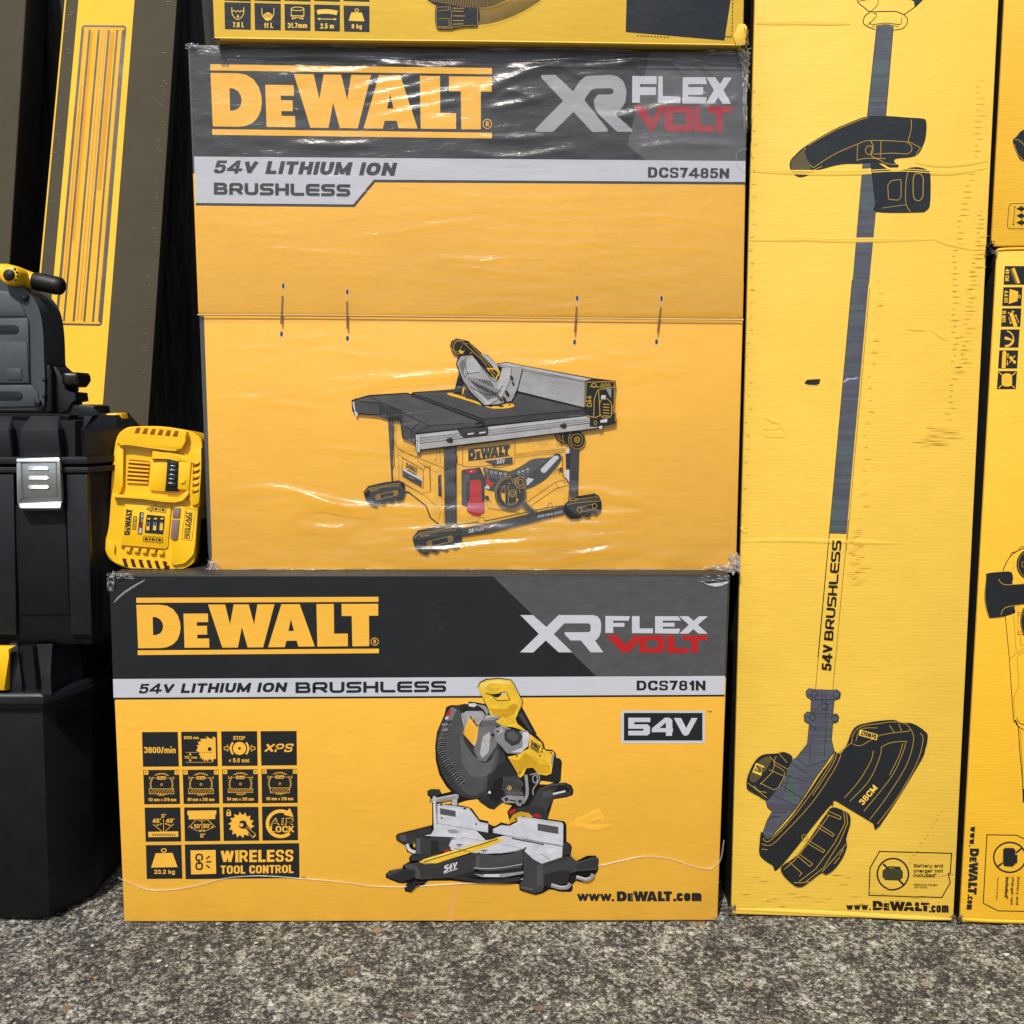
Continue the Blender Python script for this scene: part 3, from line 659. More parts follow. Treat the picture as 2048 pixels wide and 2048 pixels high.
def lower_tiles(t):
    Y = Y1P; A = lambda: Print(PL, 1.6e-4).at(270, 1450, 5.52)
    def T(q): p = A(); p.f(K, [(q[0], q[1]), (q[2], q[3]), (q[4], q[5]), (q[6], q[7])]); return p
    p = T((77, 78, 472, 76, 485, 458, 88, 461)); p.t(Y, '3800/min', (100, 243, 450, 310), .03); p.done('symbol_tile', t)
    p = T((509, 74, 906, 72, 914, 455, 519, 457))
    b = [(888, 125), (870, 122), (880, 145), (850, 130)] if 0 else None
    p.f(Y, "888,140 857,124 862,150 836,152 782,122 798,152 770,150 716,156 732,180 690,188 704,206 710,222 678,222 690,236 694,252 676,282 690,292 704,302 716,300 704,330 722,330 716,370 736,356 742,386 760,374 768,404 790,378 800,404 818,376 830,376 858,405 866,402 858,380 894,372 890,200")
    p.e(K, 824, 266, 22); p.l(K, 4, "720,300 850,300"); p.l(Y, 4, "560,303 690,301"); p.l(Y, 4, "562,412 852,410")
    p.t(Y, 'Ø305 mm', (540, 123, 704, 156), .015); p.t(Y, '112 mm', (546, 342, 686, 372), .02)
    p.f(Y, "594,332 610,308 626,332"); p.f(Y, "594,382 626,382 610,406"); p.done('symbol_tile', t)
    p = T((951, 70, 1348, 68, 1354, 450, 959, 453)); p.t(Y, 'STOP', (1084, 122, 1214, 165), .03)
    p.e(Y, 1154, 258, 72); p.e(K, 1154, 258, 15)
    for a in (0, 180): p.ring(Y, 22, 1154, 258, 96, 96, 0, a-42, a+42)
    for s in (-1, 1):
        c = 1154; p.l(Y, 7, [(c+s*170, 243), (c+s*136, 243), (c+s*136, 222), (c+s*112, 256), (c+s*136, 292), (c+s*136, 272), (c+s*170, 272)], True)
    p.t(Y, '< 5.0 sec', (1036, 366, 1264, 412), .025); p.done('symbol_tile', t)
    p = T((1386, 68, 1784, 66, 1788, 444, 1394, 448)); p.t(Y, 'XPS', (1424, 206, 1756, 298), .06, .3); p.done('symbol_tile', t)
    rows = [((90, 497, 486, 495, 498, 872, 103, 876), '112 mm x 278 mm', 0, 0), ((525, 495, 922, 492, 932, 868, 537, 872), '90 mm x 310 mm', 0, 0),
            ((961, 490, 1356, 488, 1362, 863, 969, 866), '54 mm x 310 mm', 1, 0), ((1396, 486, 1792, 484, 1796, 860, 1402, 864), '90 mm x 219 mm', 0, 1)]
    deg = [('0°', '0°'), ('0°', '0°'), ('0°', '49°'), ('49°', '0°')]
    for i, (q, s, thin, nar) in enumerate(rows):
        p = T(q); ox, oy = q[0]-90, q[1]-497
        for x, sx, dg in ((99, 147, deg[i][0]), (437, 484, deg[i][1])):
            p.box(Y, ox+x, oy+502, ox+sx, oy+548); p.t(K, dg, (ox+x+10, oy+514, ox+sx-10, oy+536), .02)
        cx, cy = ox+293, oy+658
        o = blade(p, Y, cx, cy, 130, 34, -180-38, 38, .88); p.l(Y, 5, o)
        o = blade(p, Y, cx, cy, 124, 34, 62, 118, .88); p.l(Y, 5, o)
        hw = 105 if nar else 136
        p.box(K, ox+200, oy+560, ox+385, oy+612); p.l(Y, 4, [(cx-132, oy+585), (cx-52, oy+585)]); p.l(Y, 4, [(cx+46, oy+585), (cx+134, oy+585)])
        for s_ in (-132, 134): p.l(Y, 5, [(cx+s_, oy+568), (cx+s_, oy+604)])
        p.box(Y, cx-48, oy+568, cx+44, oy+603); p.t(K, '305 mm', (cx-40, oy+575, cx+36, oy+597), .01)
        p.ring(Y, 5, cx, cy, 11)
        y0, y1 = (oy+712, oy+752) if thin else (oy+705, oy+760)
        p.box(K, cx-hw-3, y0-3, cx+hw+3, y1+3); p.l(Y, 5, [(cx-hw, y0), (cx+hw, y0), (cx+hw, y1), (cx-hw, y1)], True)
        for j in range(9 if not nar else 7):
            x = cx-hw+10+j*28; p.l(Y, 4.5, [(x, y1-6), (min(x+36, cx+hw-4), y0+6)])
        p.t(Y, s, (ox+146, oy+806, ox+(456 if i == 0 else 442), oy+842), .022); p.done('symbol_tile', t)
    p = T((106, 912, 500, 910, 510, 1286, 118, 1289)); p.f(Y, [(146, 1180), (476, 1174), (478, 1234), (148, 1238)])
    for j in range(11): x = 184+j*24; p.l(K, 9, [(x, 1200), (x+24, 1224)])
    p.t(Y, '0°', (292, 982, 346, 1026), .02); p.t(Y, '49°', (194, 1032, 288, 1082), .02); p.t(Y, '49°', (342, 1032, 436, 1080), .02)
    p.l(Y, 6, "314,1040 316,1176"); p.l(Y, 6, "198,1094 298,1176"); p.l(Y, 6, "428,1092 332,1174")
    for a, b in (((300, 1086), (232, 1112)), ((232, 1112), (300, 1086)), ((328, 1086), (394, 1110)), ((394, 1110), (328, 1086))): arrow(p, Y, *a, *b, 4, 10, 24)
    p.done('symbol_tile', t)
    p = T((541, 910, 932, 908, 943, 1280, 551, 1284)); p.f(Y, "578,946 898,942 897,990 886,990 886,1038 592,1042 592,996 578,996")
    p.l(Y, 6, "678,1042 590,1132"); p.l(Y, 6, "796,1040 888,1128"); p.l(Y, 6, "738,1042 740,1170"); p.ring(Y, 4, 738, 1030, 56, 30, 0, 25, 155)
    p.t(Y, '50°', (652, 1094, 734, 1140), .02); p.t(Y, '60°', (754, 1090, 838, 1138), .02); p.t(Y, '0°', (722, 1198, 776, 1244), .02)
    p.l(Y, 5, "628,1130 660,1156 700,1168 722,1170", sm=True); p.l(Y, 5, "756,1168 790,1164 826,1148 852,1130", sm=True)
    p.f(Y, "612,1118 640,1124 622,1146"); p.f(Y, "866,1116 838,1122 858,1144"); p.f(Y, "738,1170 712,1156 712,1184"); p.f(Y, "742,1168 768,1154 768,1182"); p.done('symbol_tile', t)
    p = T((971, 906, 1362, 904, 1370, 1276, 979, 1280)); p.f(Y, blade(p, Y, 1174, 1104, 144, 14, 0, 360, .80))
    p.l(Y, 30, "1218,1102 1316,1230"); p.l(K, 44, "1206,1100 1312,1220"); p.e(K, 1190, 1100, 46); p.e(Y, 1176, 1104, 20); p.l(Y, 22, "1176,1104 1136,1090")
    p.l(Y, 5, "1228,1120 1332,1206 1328,1224 1306,1246 1296,1240 1222,1140")
    p.ring(Y, 8, 1034, 958, 18, 20, 0, 180, 360); p.f(Y, "1008,962 1060,960 1061,1004 1010,1006"); p.e(K, 1034, 980, 8); p.l(K, 5, "1034,980 1034,996"); p.done('symbol_tile', t)
    p = T((1401, 900, 1794, 897, 1800, 1272, 1408, 1276)); p.l(Y, 38, p.ell(1608, 1090, 146, 140, 0, 36, 48, 300))
    p.f(Y, "1642,990 1708,916 1752,1018")
    p.f(K, "1500,1024 1756,1018 1756,1186 1496,1190")
    p.t(Y, 'AIR', (1496, 1026, 1754, 1106), .05, .1); p.t(K, 'AIR', (1504, 1034, 1746, 1098), .0, .1); p.t(Y, 'LOCK', (1494, 1114, 1756, 1186), .05); p.done('symbol_tile', t)
    p = T((120, 1326, 512, 1324, 523, 1696, 130, 1700)); p.f(Y, "228,1416 414,1412 470,1568 178,1574"); p.ring(Y, 11, 318, 1384, 27, 18); p.t(Y, '23.2 kg', (212, 1598, 440, 1656), .025); p.done('symbol_tile', t)
    p = T((549, 1320, 1812, 1304, 1816, 1690, 559, 1702)); p.f(Y, "612,1384 890,1380 896,1642 620,1650")
    for cy, a0, a1 in ((1462, 90, 400), (1556, -90, 220)):
        o = rounded([(676, cy-34), (742, cy-34), (742, cy+38), (676, cy+38)], 30, True); p.l(K, 19, o, True)
    p.l(Y, 10, "700,1500 748,1500"); p.l(K, 17, "708,1480 708,1540")
    for a in ("788,1480 826,1446", "784,1512 842,1510", "788,1546 826,1580"): p.l(K, 16, a)
    p.t(Y, 'WIRELESS', (946, 1384, 1748, 1376, 1748, 1508, 946, 1518), .055); p.t(Y, 'TOOL CONTROL', (946, 1552, 1750, 1544, 1750, 1634, 946, 1644), .05)
    p.t(K, 'TM', (1834, 1676, 1880, 1694), .02); p.done('symbol_tile', t)
lower_tiles(LOW)
# ---------------------------------------------------------------- mitre saw picture (zoom frames H, H1, H2, H3)
def mitre_picture(t):
    g = lambda v, n=None: mat('ink_g%d' % v, (v, v, v+2), .42, .4)
    p = Print(PL, 3.2e-4).at(750, 1340, 4.2); D = mat('ink_dark', (48, 48, 47), .42, .4); YT = mat('ink_tool_yellow', (240, 196, 62), .42, .4); YD = mat('ink_tool_ochre', (214, 164, 44), .42, .4); YL = mat('ink_tool_light', (250, 216, 110), .42, .4)
    LT = mat('ink_plate', (206, 208, 216), .42, .4); O = mat('ink_outline', (40, 36, 30), .42, .4)
    # outline silhouettes first (black surround), then the coloured pieces
    p.f(O, "862,140 880,100 930,75 1040,66 1145,80 1170,115 1245,265 1235,310 1350,540 1415,610 1430,665 1490,670 1520,700 1520,735 1555,745 1570,770 1560,930 1540,948 1600,945 1650,970 1668,1010 1660,1050 1610,1068 1500,1085 1450,1250 1590,1270 1608,1300 1608,1440 1640,1460 1655,1490 1640,1560 1690,1605 1780,1560 1850,1558 1880,1590 1875,1680 1840,1740 1740,1780 1690,1770 1660,1800 1660,1850 1640,1865 1550,1860 1470,1840 1420,1870 1350,1890 1215,1850 1210,1800 1170,1795 900,1795 640,1770 560,1770 450,1770 400,1810 345,1820 300,1868 255,1862 245,1830 270,1790 200,1790 90,1745 90,1715 120,1685 230,1665 235,1640 290,1610 285,1580 300,1555 340,1545 270,1530 250,1470 180,1430 175,1395 190,1375 470,1305 480,1130 460,1110 465,1070 440,1050 440,1015 470,1000 540,1002 560,1040 640,1020 600,980 540,880 510,760 505,640 520,520 580,380 600,310 640,295 700,295 740,285 780,285 790,265 840,270 925,285 905,240")
    p.f(Y1P, "460,1115 480,1115 480,1300 470,1305") ; p.f(Y1P, "540,1105 640,1090 640,1125 540,1125")
    p.f(Y1P, "700,1120 770,1098 860,1085 900,1125 960,1165 1000,1172 1040,1120 1060,1110 1150,1140 1110,1190 1130,1270 1130,1298 1060,1280 1010,1310 960,1310 950,1270 880,1255 815,1165 780,1150 700,1135")
    p.f(Y1P, "1380,960 1450,962 1500,945 1395,930")
    p.f(Y1P, "1518,1785 1590,1795 1560,1760") ; p.f(Y1P, "335,1420 312,1455 330,1492 338,1480")
    # rear arm tubes
    p.f(g(44), "1180,380 1235,310 1360,540 1300,520"); p.f(g(72), "1205,380 1230,350 1330,530 1305,520")
    p.f(g(46), "1500,740 1555,755 1556,930 1500,940 1390,915 1370,880 1480,880")
    p.f(g(62), "1380,1000 1480,955 1600,952 1655,1000 1640,1050 1500,1078 1470,1120 1370,1060"); p.f(g(40), "1540,970 1610,970 1640,1010 1600,1040 1500,1040")
    p.l(LT, 16, "1492,1042 1600,1018")
    p.f(g(66), "1370,1010 1470,1000 1495,1040 1490,1090 1450,1170 1445,1245 1330,1225 1300,1130 1340,1060"); p.f(g(82), "1400,1020 1480,1010 1488,1060 1410,1070")
    p.f(g(58), "1140,1170 1330,1130 1445,1180 1440,1250 1130,1240")
    p.f(RD, "1122,1190 1170,1165 1185,1185 1130,1215"); p.f(RD, "1330,1215 1370,1205 1400,1240 1350,1235")
    p.f(YD, "1130,1260 1160,1215 1220,1188 1290,1200 1330,1235 1200,1260 1130,1292"); p.e(K, 1182, 1252, 9)
    # blade guard
    p.c(g(62), "640,310 740,290 840,285 930,330 1000,420 1060,560 1090,700 1100,820 1060,1000 1000,1020 930,1060 850,1080 760,1070 690,1030 620,960 560,860 525,740 518,620 535,500 580,400")
    p.c(g(84), "700,330 760,420 750,560 730,640 745,760 790,850 870,900 950,890 1010,830 1040,700 1000,640 960,900 940,990 850,1050 760,1030 680,950 620,830 590,690 600,540 640,420")
    p.c(g(100), "720,540 760,620 830,720 920,780 990,740 1020,700 990,800 950,880 880,905 800,880 745,800 722,690")
    for i in range(27):
        a = math.radians(152-i*4.7+70) if 0 else 0
        tt = i/26; x = 560-45*math.sin(min(1, tt*2.2)*1.57)+max(0, tt-.35)**1.5*360; y = 470+tt*500
        x2 = x+78-25*tt; y2 = y-4+tt*26 - tt*60
        p.l(g(36), 7, [(x+8, y+9), ((x+x2)/2, (y+y2)/2+1), (x2, y2+9)], sm=True); p.l(g(126 if i % 2 == 0 else 108), 8, [(x+6, y), ((x+x2)/2, (y+y2)/2-8), (x2, y2)], sm=True)
    p.f(g(120), "585,400 640,310 690,330 650,420 600,430"); p.f(RD, "606,350 640,330 628,380 600,392"); p.f(LT, "590,400 620,388 612,412 590,416")
    for y in (455, 500): p.c(g(130), [(560, y), (600, y-14), (615, y+4), (575, y+18)])
    p.f(D, "690,330 740,300 870,300 915,340 930,370 890,350 790,355 770,330 720,350"); p.f(LT, "782,282 840,278 860,295 830,312 790,305")
    p.f(g(158), "840,285 925,300 960,350 940,380 910,330 870,300")
    # lower guard, blade shadow
    p.f(g(52), "950,900 1040,800 1110,760 1200,880 1230,1000 1100,1090 1030,1140 1000,1168 950,1155 870,1095 930,1065"); p.f(g(40), "1000,920 1060,900 1100,960 1070,1060 1020,1120 960,1080 980,1000")
    p.f(g(74), "1080,900 1200,890 1250,960 1200,1060 1100,1060 1070,980")
    for i in range(9): p.l(g(48), 5, [(1095+i*16, 930+i*3), (1085+i*18, 1010)])
    # motor housing plates
    p.f(g(168), "722,372 770,345 900,345 925,375 905,410 870,470 890,500 840,650 740,535 745,480"); p.f(Y1P, "788,412 808,386 890,498 832,642 736,534"); 
    p.logo(K, (806, 384, 868, 468, 858, 484, 796, 402), False, False)
    for i in range(6): p.l(YD, 4, [(782-i*7, 440+i*18), (850-i*5, 520+i*17)])
    p.f(g(120), "870,470 1010,460 1040,520 1020,640 930,770 870,760 825,660 850,640"); p.f(g(186), "905,560 960,520 970,560 955,690 900,740 880,700")
    p.f(g(150), "900,400 1050,375 1062,400 1000,420 900,430"); p.f(g(198), "920,385 1040,372 1040,388 930,402")
    p.f(g(100), "900,425 1040,420 1080,470 1000,470 880,480")
    # handle
    p.f(YT, "866,150 885,108 935,84 1040,74 1140,86 1165,120 1238,268 1232,300 1195,380 1180,410 1195,450 1330,560 1400,610 1415,660 1440,680 1495,684 1508,705 1480,870 1440,886 1370,875 1330,820 1270,825 1250,880 1222,905 1200,890 1110,730 1205,710 1230,690 1290,660 1300,560 1250,510 1160,480 1070,470 1010,430 1060,400 1050,380 965,375 960,340")
    p.f(YL, "880,140 900,110 950,92 1060,86 1130,95 1140,120 960,120 900,160"); p.f(YD, "960,320 1100,330 1160,280 1200,300 1170,370 1100,400 1000,380")
    p.f(YD, "1120,745 1200,760 1260,700 1390,790 1470,800 1470,868 1372,868 1330,815 1262,822 1215,890")
    p.l(O, 6, "930,196 985,206 1040,200 1060,188 1100,186 1132,245 1125,254 1030,258 1000,240 985,215", True); p.f(K, "930,196 1000,208 1060,192 1062,205 1040,228 1010,232 985,212"); p.f(SV, "1062,192 1102,190 1106,206 1064,206"); p.f(Y1P, "1010,236 1045,226 1110,216 1126,245 1030,252")
    p.l(YD, 5, "960,120 1060,118 1050,158 960,160", True); p.l(YD, 5, "1085,460 1180,440 1080,380 1060,400")
    p.f(g(40), "1110,730 1040,640 1060,640 1205,880 1190,885")
    # motor
    p.f(g(138), "1000,500 1060,470 1110,480 1200,520 1230,505 1280,510 1305,545 1280,640 1220,705 1110,700 1060,640 1010,590"); p.f(g(66), "1100,500 1160,495 1215,520 1240,560 1210,620 1150,640 1090,590 1085,540"); p.f(g(92), "1110,520 1160,512 1200,540 1200,590 1160,600 1115,570")
    p.f(g(206), "1240,520 1285,520 1300,560 1285,640 1230,690 1140,690 1240,650"); p.f(g(170), "1020,500 1070,480 1080,520 1030,540"); p.e(K, 1032, 516, 10); p.e(K, 990, 545, 14)
    p.logo(K, (1314, 592, 1388, 640, 1378, 672, 1310, 632), False, False); p.l(K, 9, "1306,640 1376,682"); p.l(K, 5, "1306,654 1374,696")
    for x, y in ((1478, 696), (1192, 722), (1216, 860), (1406, 660), (1400, 686), (1384, 720)): p.e(K, x, y, 7)
    p.f(g(150), "1484,720 1506,700 1496,780 1478,790")
    p.f(YD, "1320,765 1350,770 1332,790")
    # bracket casting
    p.l(g(150), 26, "1268,880 1278,1040 1240,1120", sm=True); p.l(g(150), 10, "1300,880 1360,870 1380,920 1330,1000 1330,1050", sm=True); p.ring(g(160), 9, 1345, 915, 20, 32)
    p.f(g(148), "1060,1080 1110,1052 1250,1060 1250,1100 1225,1144 1200,1142 1180,1118 1090,1118"); p.e(g(60), 1104, 1086, 17); p.e(g(60), 1218, 1104, 16); p.l(g(60), 12, "1130,1092 1190,1104"); p.f(g(96), "1100,1020 1240,1020 1250,1052 1110,1050")
    p.ring(YD, 6, 1128, 992, 18); p.e(WH, 1130, 992, 7); p.e(WH, 963, 1028, 11); p.l(g(110), 5, "930,1045 950,1030")
    # clamp
    p.f(g(60), "442,1018 470,1006 545,1008 556,1030 540,1052 470,1060 445,1045"); p.f(g(150), "472,1082 510,1072 680,1040 705,1050 700,1080 510,1112 472,1115"); p.l(g(205), 7, "480,1086 690,1048"); p.f(g(176), "645,1090 690,1082 690,1140 645,1135")
    p.f(g(188), "486,1060 512,1060 524,1372 494,1372"); p.l(WH, 8, "498,1100 506,1370"); p.f(g(176), "482,1364 534,1364 536,1382 480,1384"); p.f(D, "456,1386 500,1378 552,1384 548,1406 470,1408")
    # fences
    p.f(LT, "524,1126 540,1124 790,1160 880,1275 950,1290 950,1366 524,1288"); p.f(g(88), "546,1160 678,1184 678,1234 546,1212"); p.l(g(120), 4, "524,1288 850,1346")
    for x, y in ((560, 1244), (850, 1294), (552, 1334), (1174, 1350), (1520, 1412), (1524, 1522)): p.e(g(50), x, y, 8)
    for x, y in ((556, 1130), (754, 1162), (1250, 1238), (1524, 1282)): p.e(D, x, y, 12)
    p.f(LT, "990,1336 1060,1302 1130,1310 1196,1276 1200,1236 1216,1230 1570,1280 1582,1296 1580,1480 990,1368"); p.f(g(86), "1366,1290 1540,1318 1540,1378 1366,1348"); p.l(g(90), 4, "1100,1392 1580,1480")
    p.f(g(44), "950,1290 992,1310 990,1368 950,1364"); p.f(g(52), "860,1350 1050,1388 1020,1412 930,1430")
    # table
    p.f(LT, "524,1290 850,1348 928,1428 640,1404 560,1400 400,1392 470,1380"); p.c(mat('ink_soft', (150, 150, 154), .42, .4), "620,1340 680,1344 700,1366 660,1374 620,1366")
    p.c(LT, "640,1420 740,1395 930,1430 1100,1390 1250,1420 1270,1470 1230,1510 1060,1540 860,1540 640,1510 620,1470")
    p.f(LT, "1120,1398 1576,1484 1572,1570 1400,1628 1330,1590 1254,1520 1276,1490 1090,1450"); p.l(g(60), 11, "1150,1414 1420,1466"); p.l(g(150), 4, "1020,1450 1240,1502"); p.l(g(120), 5, "1390,1540 1470,1590")
    for x, y in ((708, 1474), (918, 1522)): p.ring(mat('ink_plum', (110, 60, 90), .42, .4), 6, x, y, 28, 9, 0, 180, 360); p.ring(mat('ink_plum', (110, 60, 90), .42, .4), 5, x, y+2, 10, 6)
    p.f(RD, "570,1530 590,1508 615,1506 640,1524 600,1535")
    # kerf plate
    p.f(YT, "368,1612 420,1584 1000,1416 1048,1412 1080,1420 1060,1440 960,1480 880,1510 520,1622 420,1632"); p.f(YL, "400,1606 430,1590 940,1436 960,1446 500,1590"); p.l(K, 8, "410,1612 700,1524 1030,1422")
    # base castings
    p.f(g(66), "345,1410 400,1398 440,1410 540,1404 690,1410 640,1430 620,1470 640,1500 590,1512 500,1560 345,1548"); p.f(g(92), "350,1416 380,1418 380,1540 350,1540"); p.f(g(48), "470,1440 530,1430 540,1540 470,1550")
    p.f(g(60), "190,1385 470,1312 480,1370 330,1420 330,1440 290,1470 230,1450 185,1425"); p.f(g(84), "200,1392 250,1380 270,1430 220,1440"); p.l(LT, 26, "268,1462 290,1510 340,1530", sm=True)
    p.f(g(58), "300,1560 345,1550 500,1560 370,1600 300,1600")
    p.f(g(64), "250,1640 370,1616 420,1634 520,1624 880,1530 890,1660 700,1740 380,1760 340,1750 260,1680"); p.f(g(80), "240,1640 300,1625 360,1650 340,1680 260,1660"); p.f(g(90), "338,1672 366,1664 380,1750 345,1752")
    p.f(g(52), "100,1722 130,1692 240,1670 330,1690 320,1750 220,1780 110,1742"); p.f(g(76), "112,1716 140,1696 230,1680 150,1712 120,1736")
    p.f(g(46), "256,1840 280,1795 340,1770 430,1780 340,1816 296,1860")
    p.wide(WH, '54V', (580, 1644, 688, 1612, 684, 1666, 578, 1696), .24, .1, .1, ital=.1); p.t(WH, 'BRUSHLESS', (578, 1698, 692, 1662, 692, 1674, 578, 1712), .02)
    p.c(g(76), "870,1545 1000,1555 1150,1540 1235,1505 1240,1540 1235,1650 1150,1670 1000,1690 850,1670"); p.f(g(90), "850,1560 880,1556 880,1660 850,1660")
    p.l(g(190), 6, "830,1662 950,1668 1100,1655 1236,1630", sm=True); p.f(g(48), "640,1740 820,1690 1000,1700 1240,1660 1240,1700 1100,1730 900,1740 700,1745")
    p.f(g(150), "830,1712 900,1718 1060,1712 1260,1690 1240,1712 1080,1742 900,1740"); p.f(LT, "915,1716 1050,1714 1040,1738 916,1736"); p.f(g(58), "620,1745 700,1735 900,1760 1100,1752 1220,1735 1220,1770 1100,1790 850,1782")
    p.f(g(70), "1244,1524 1330,1592 1390,1632 1580,1572 1640,1560 1700,1612 1860,1570 1872,1600 1865,1680 1700,1690 1600,1720 1450,1760 1400,1860 1340,1876 1222,1840 1220,1795 1250,1740")
    p.f(g(84), "1360,1640 1400,1630 1405,1800 1360,1830"); p.f(g(52), "1420,1720 1560,1680 1640,1690 1620,1790 1470,1830 1420,1800"); p.f(g(60), "1700,1625 1840,1575 1866,1600 1860,1660 1700,1670"); p.f(g(96), "1225,1815 1330,1836 1330,1850 1225,1832")
    p.f(g(56), "1580,1440 1640,1466 1640,1550 1580,1560")
    p.l(g(150), 34, "1480,1806 1560,1830 1620,1826 1640,1792", r=20); p.l(g(212), 10, "1484,1800 1560,1822 1612,1816"); p.l(g(150), 32, "1690,1738 1770,1762 1815,1750 1832,1712", r=20); p.l(g(210), 10, "1694,1732 1770,1754 1806,1744")
    for w_, m_, q in ((3, g(200), "524,1128 790,1162 880,1277 950,1292"), (3, g(230), "1216,1232 1570,1282"), (3, g(120), "990,1340 990,1368 1580,1480"), (3, g(110), "345,1412 345,1545"), (3, g(104), "250,1642 360,1620 520,1626 880,1532"), (3, g(100), "1244,1526 1390,1634 1580,1574"), (3, g(96), "1405,1640 1405,1860"), (4, g(120), "100,1716 140,1690 235,1672"), (3, g(130), "700,330 760,420 722,540"), (3, g(60), "745,480 740,535 840,650"), (4, g(190), "1010,500 1060,474 1110,482"), (4, YL, "1160,130 1226,270 1190,370"), (3, YD, "1330,560 1400,612 1408,660"), (3, YD, "1240,690 1460,780"), (3, YL, "1300,570 1395,625"), (3, g(120), "1380,1004 1480,960 1600,956"), (3, g(100), "1380,1020 1370,1060 1440,1180"), (3, g(90), "870,1100 930,1068 960,1090"), (3, g(40), "950,905 870,1090"), (3, g(110), "1060,1000 1240,1010"), (3, g(190), "470,1086 470,1110 512,1114"), (3, g(240), "640,1420 740,1397 930,1432"), (3, g(110), "660,1495 870,1545 1060,1540 1235,1508"), (3, g(100), "870,1590 1000,1602 1150,1590 1236,1560"), (3, g(86), "1560,1700 1640,1600"), (3, g(40), "1420,1640 1640,1570"), (3, g(130), "1700,1622 1840,1572"), (3, g(36), "340,1690 370,1760"), (3, g(96), "380,1680 560,1640"), (3, g(150), "905,562 955,690")):
        p.l(m_, w_, q)
    for i in range(12): p.l(g(40), 3, [(690+i*42, 1752-abs(i-5)*2), (694+i*42, 1778-abs(i-5)*3)])
    p.done('printed_picture', t)
mitre_picture(LOW)
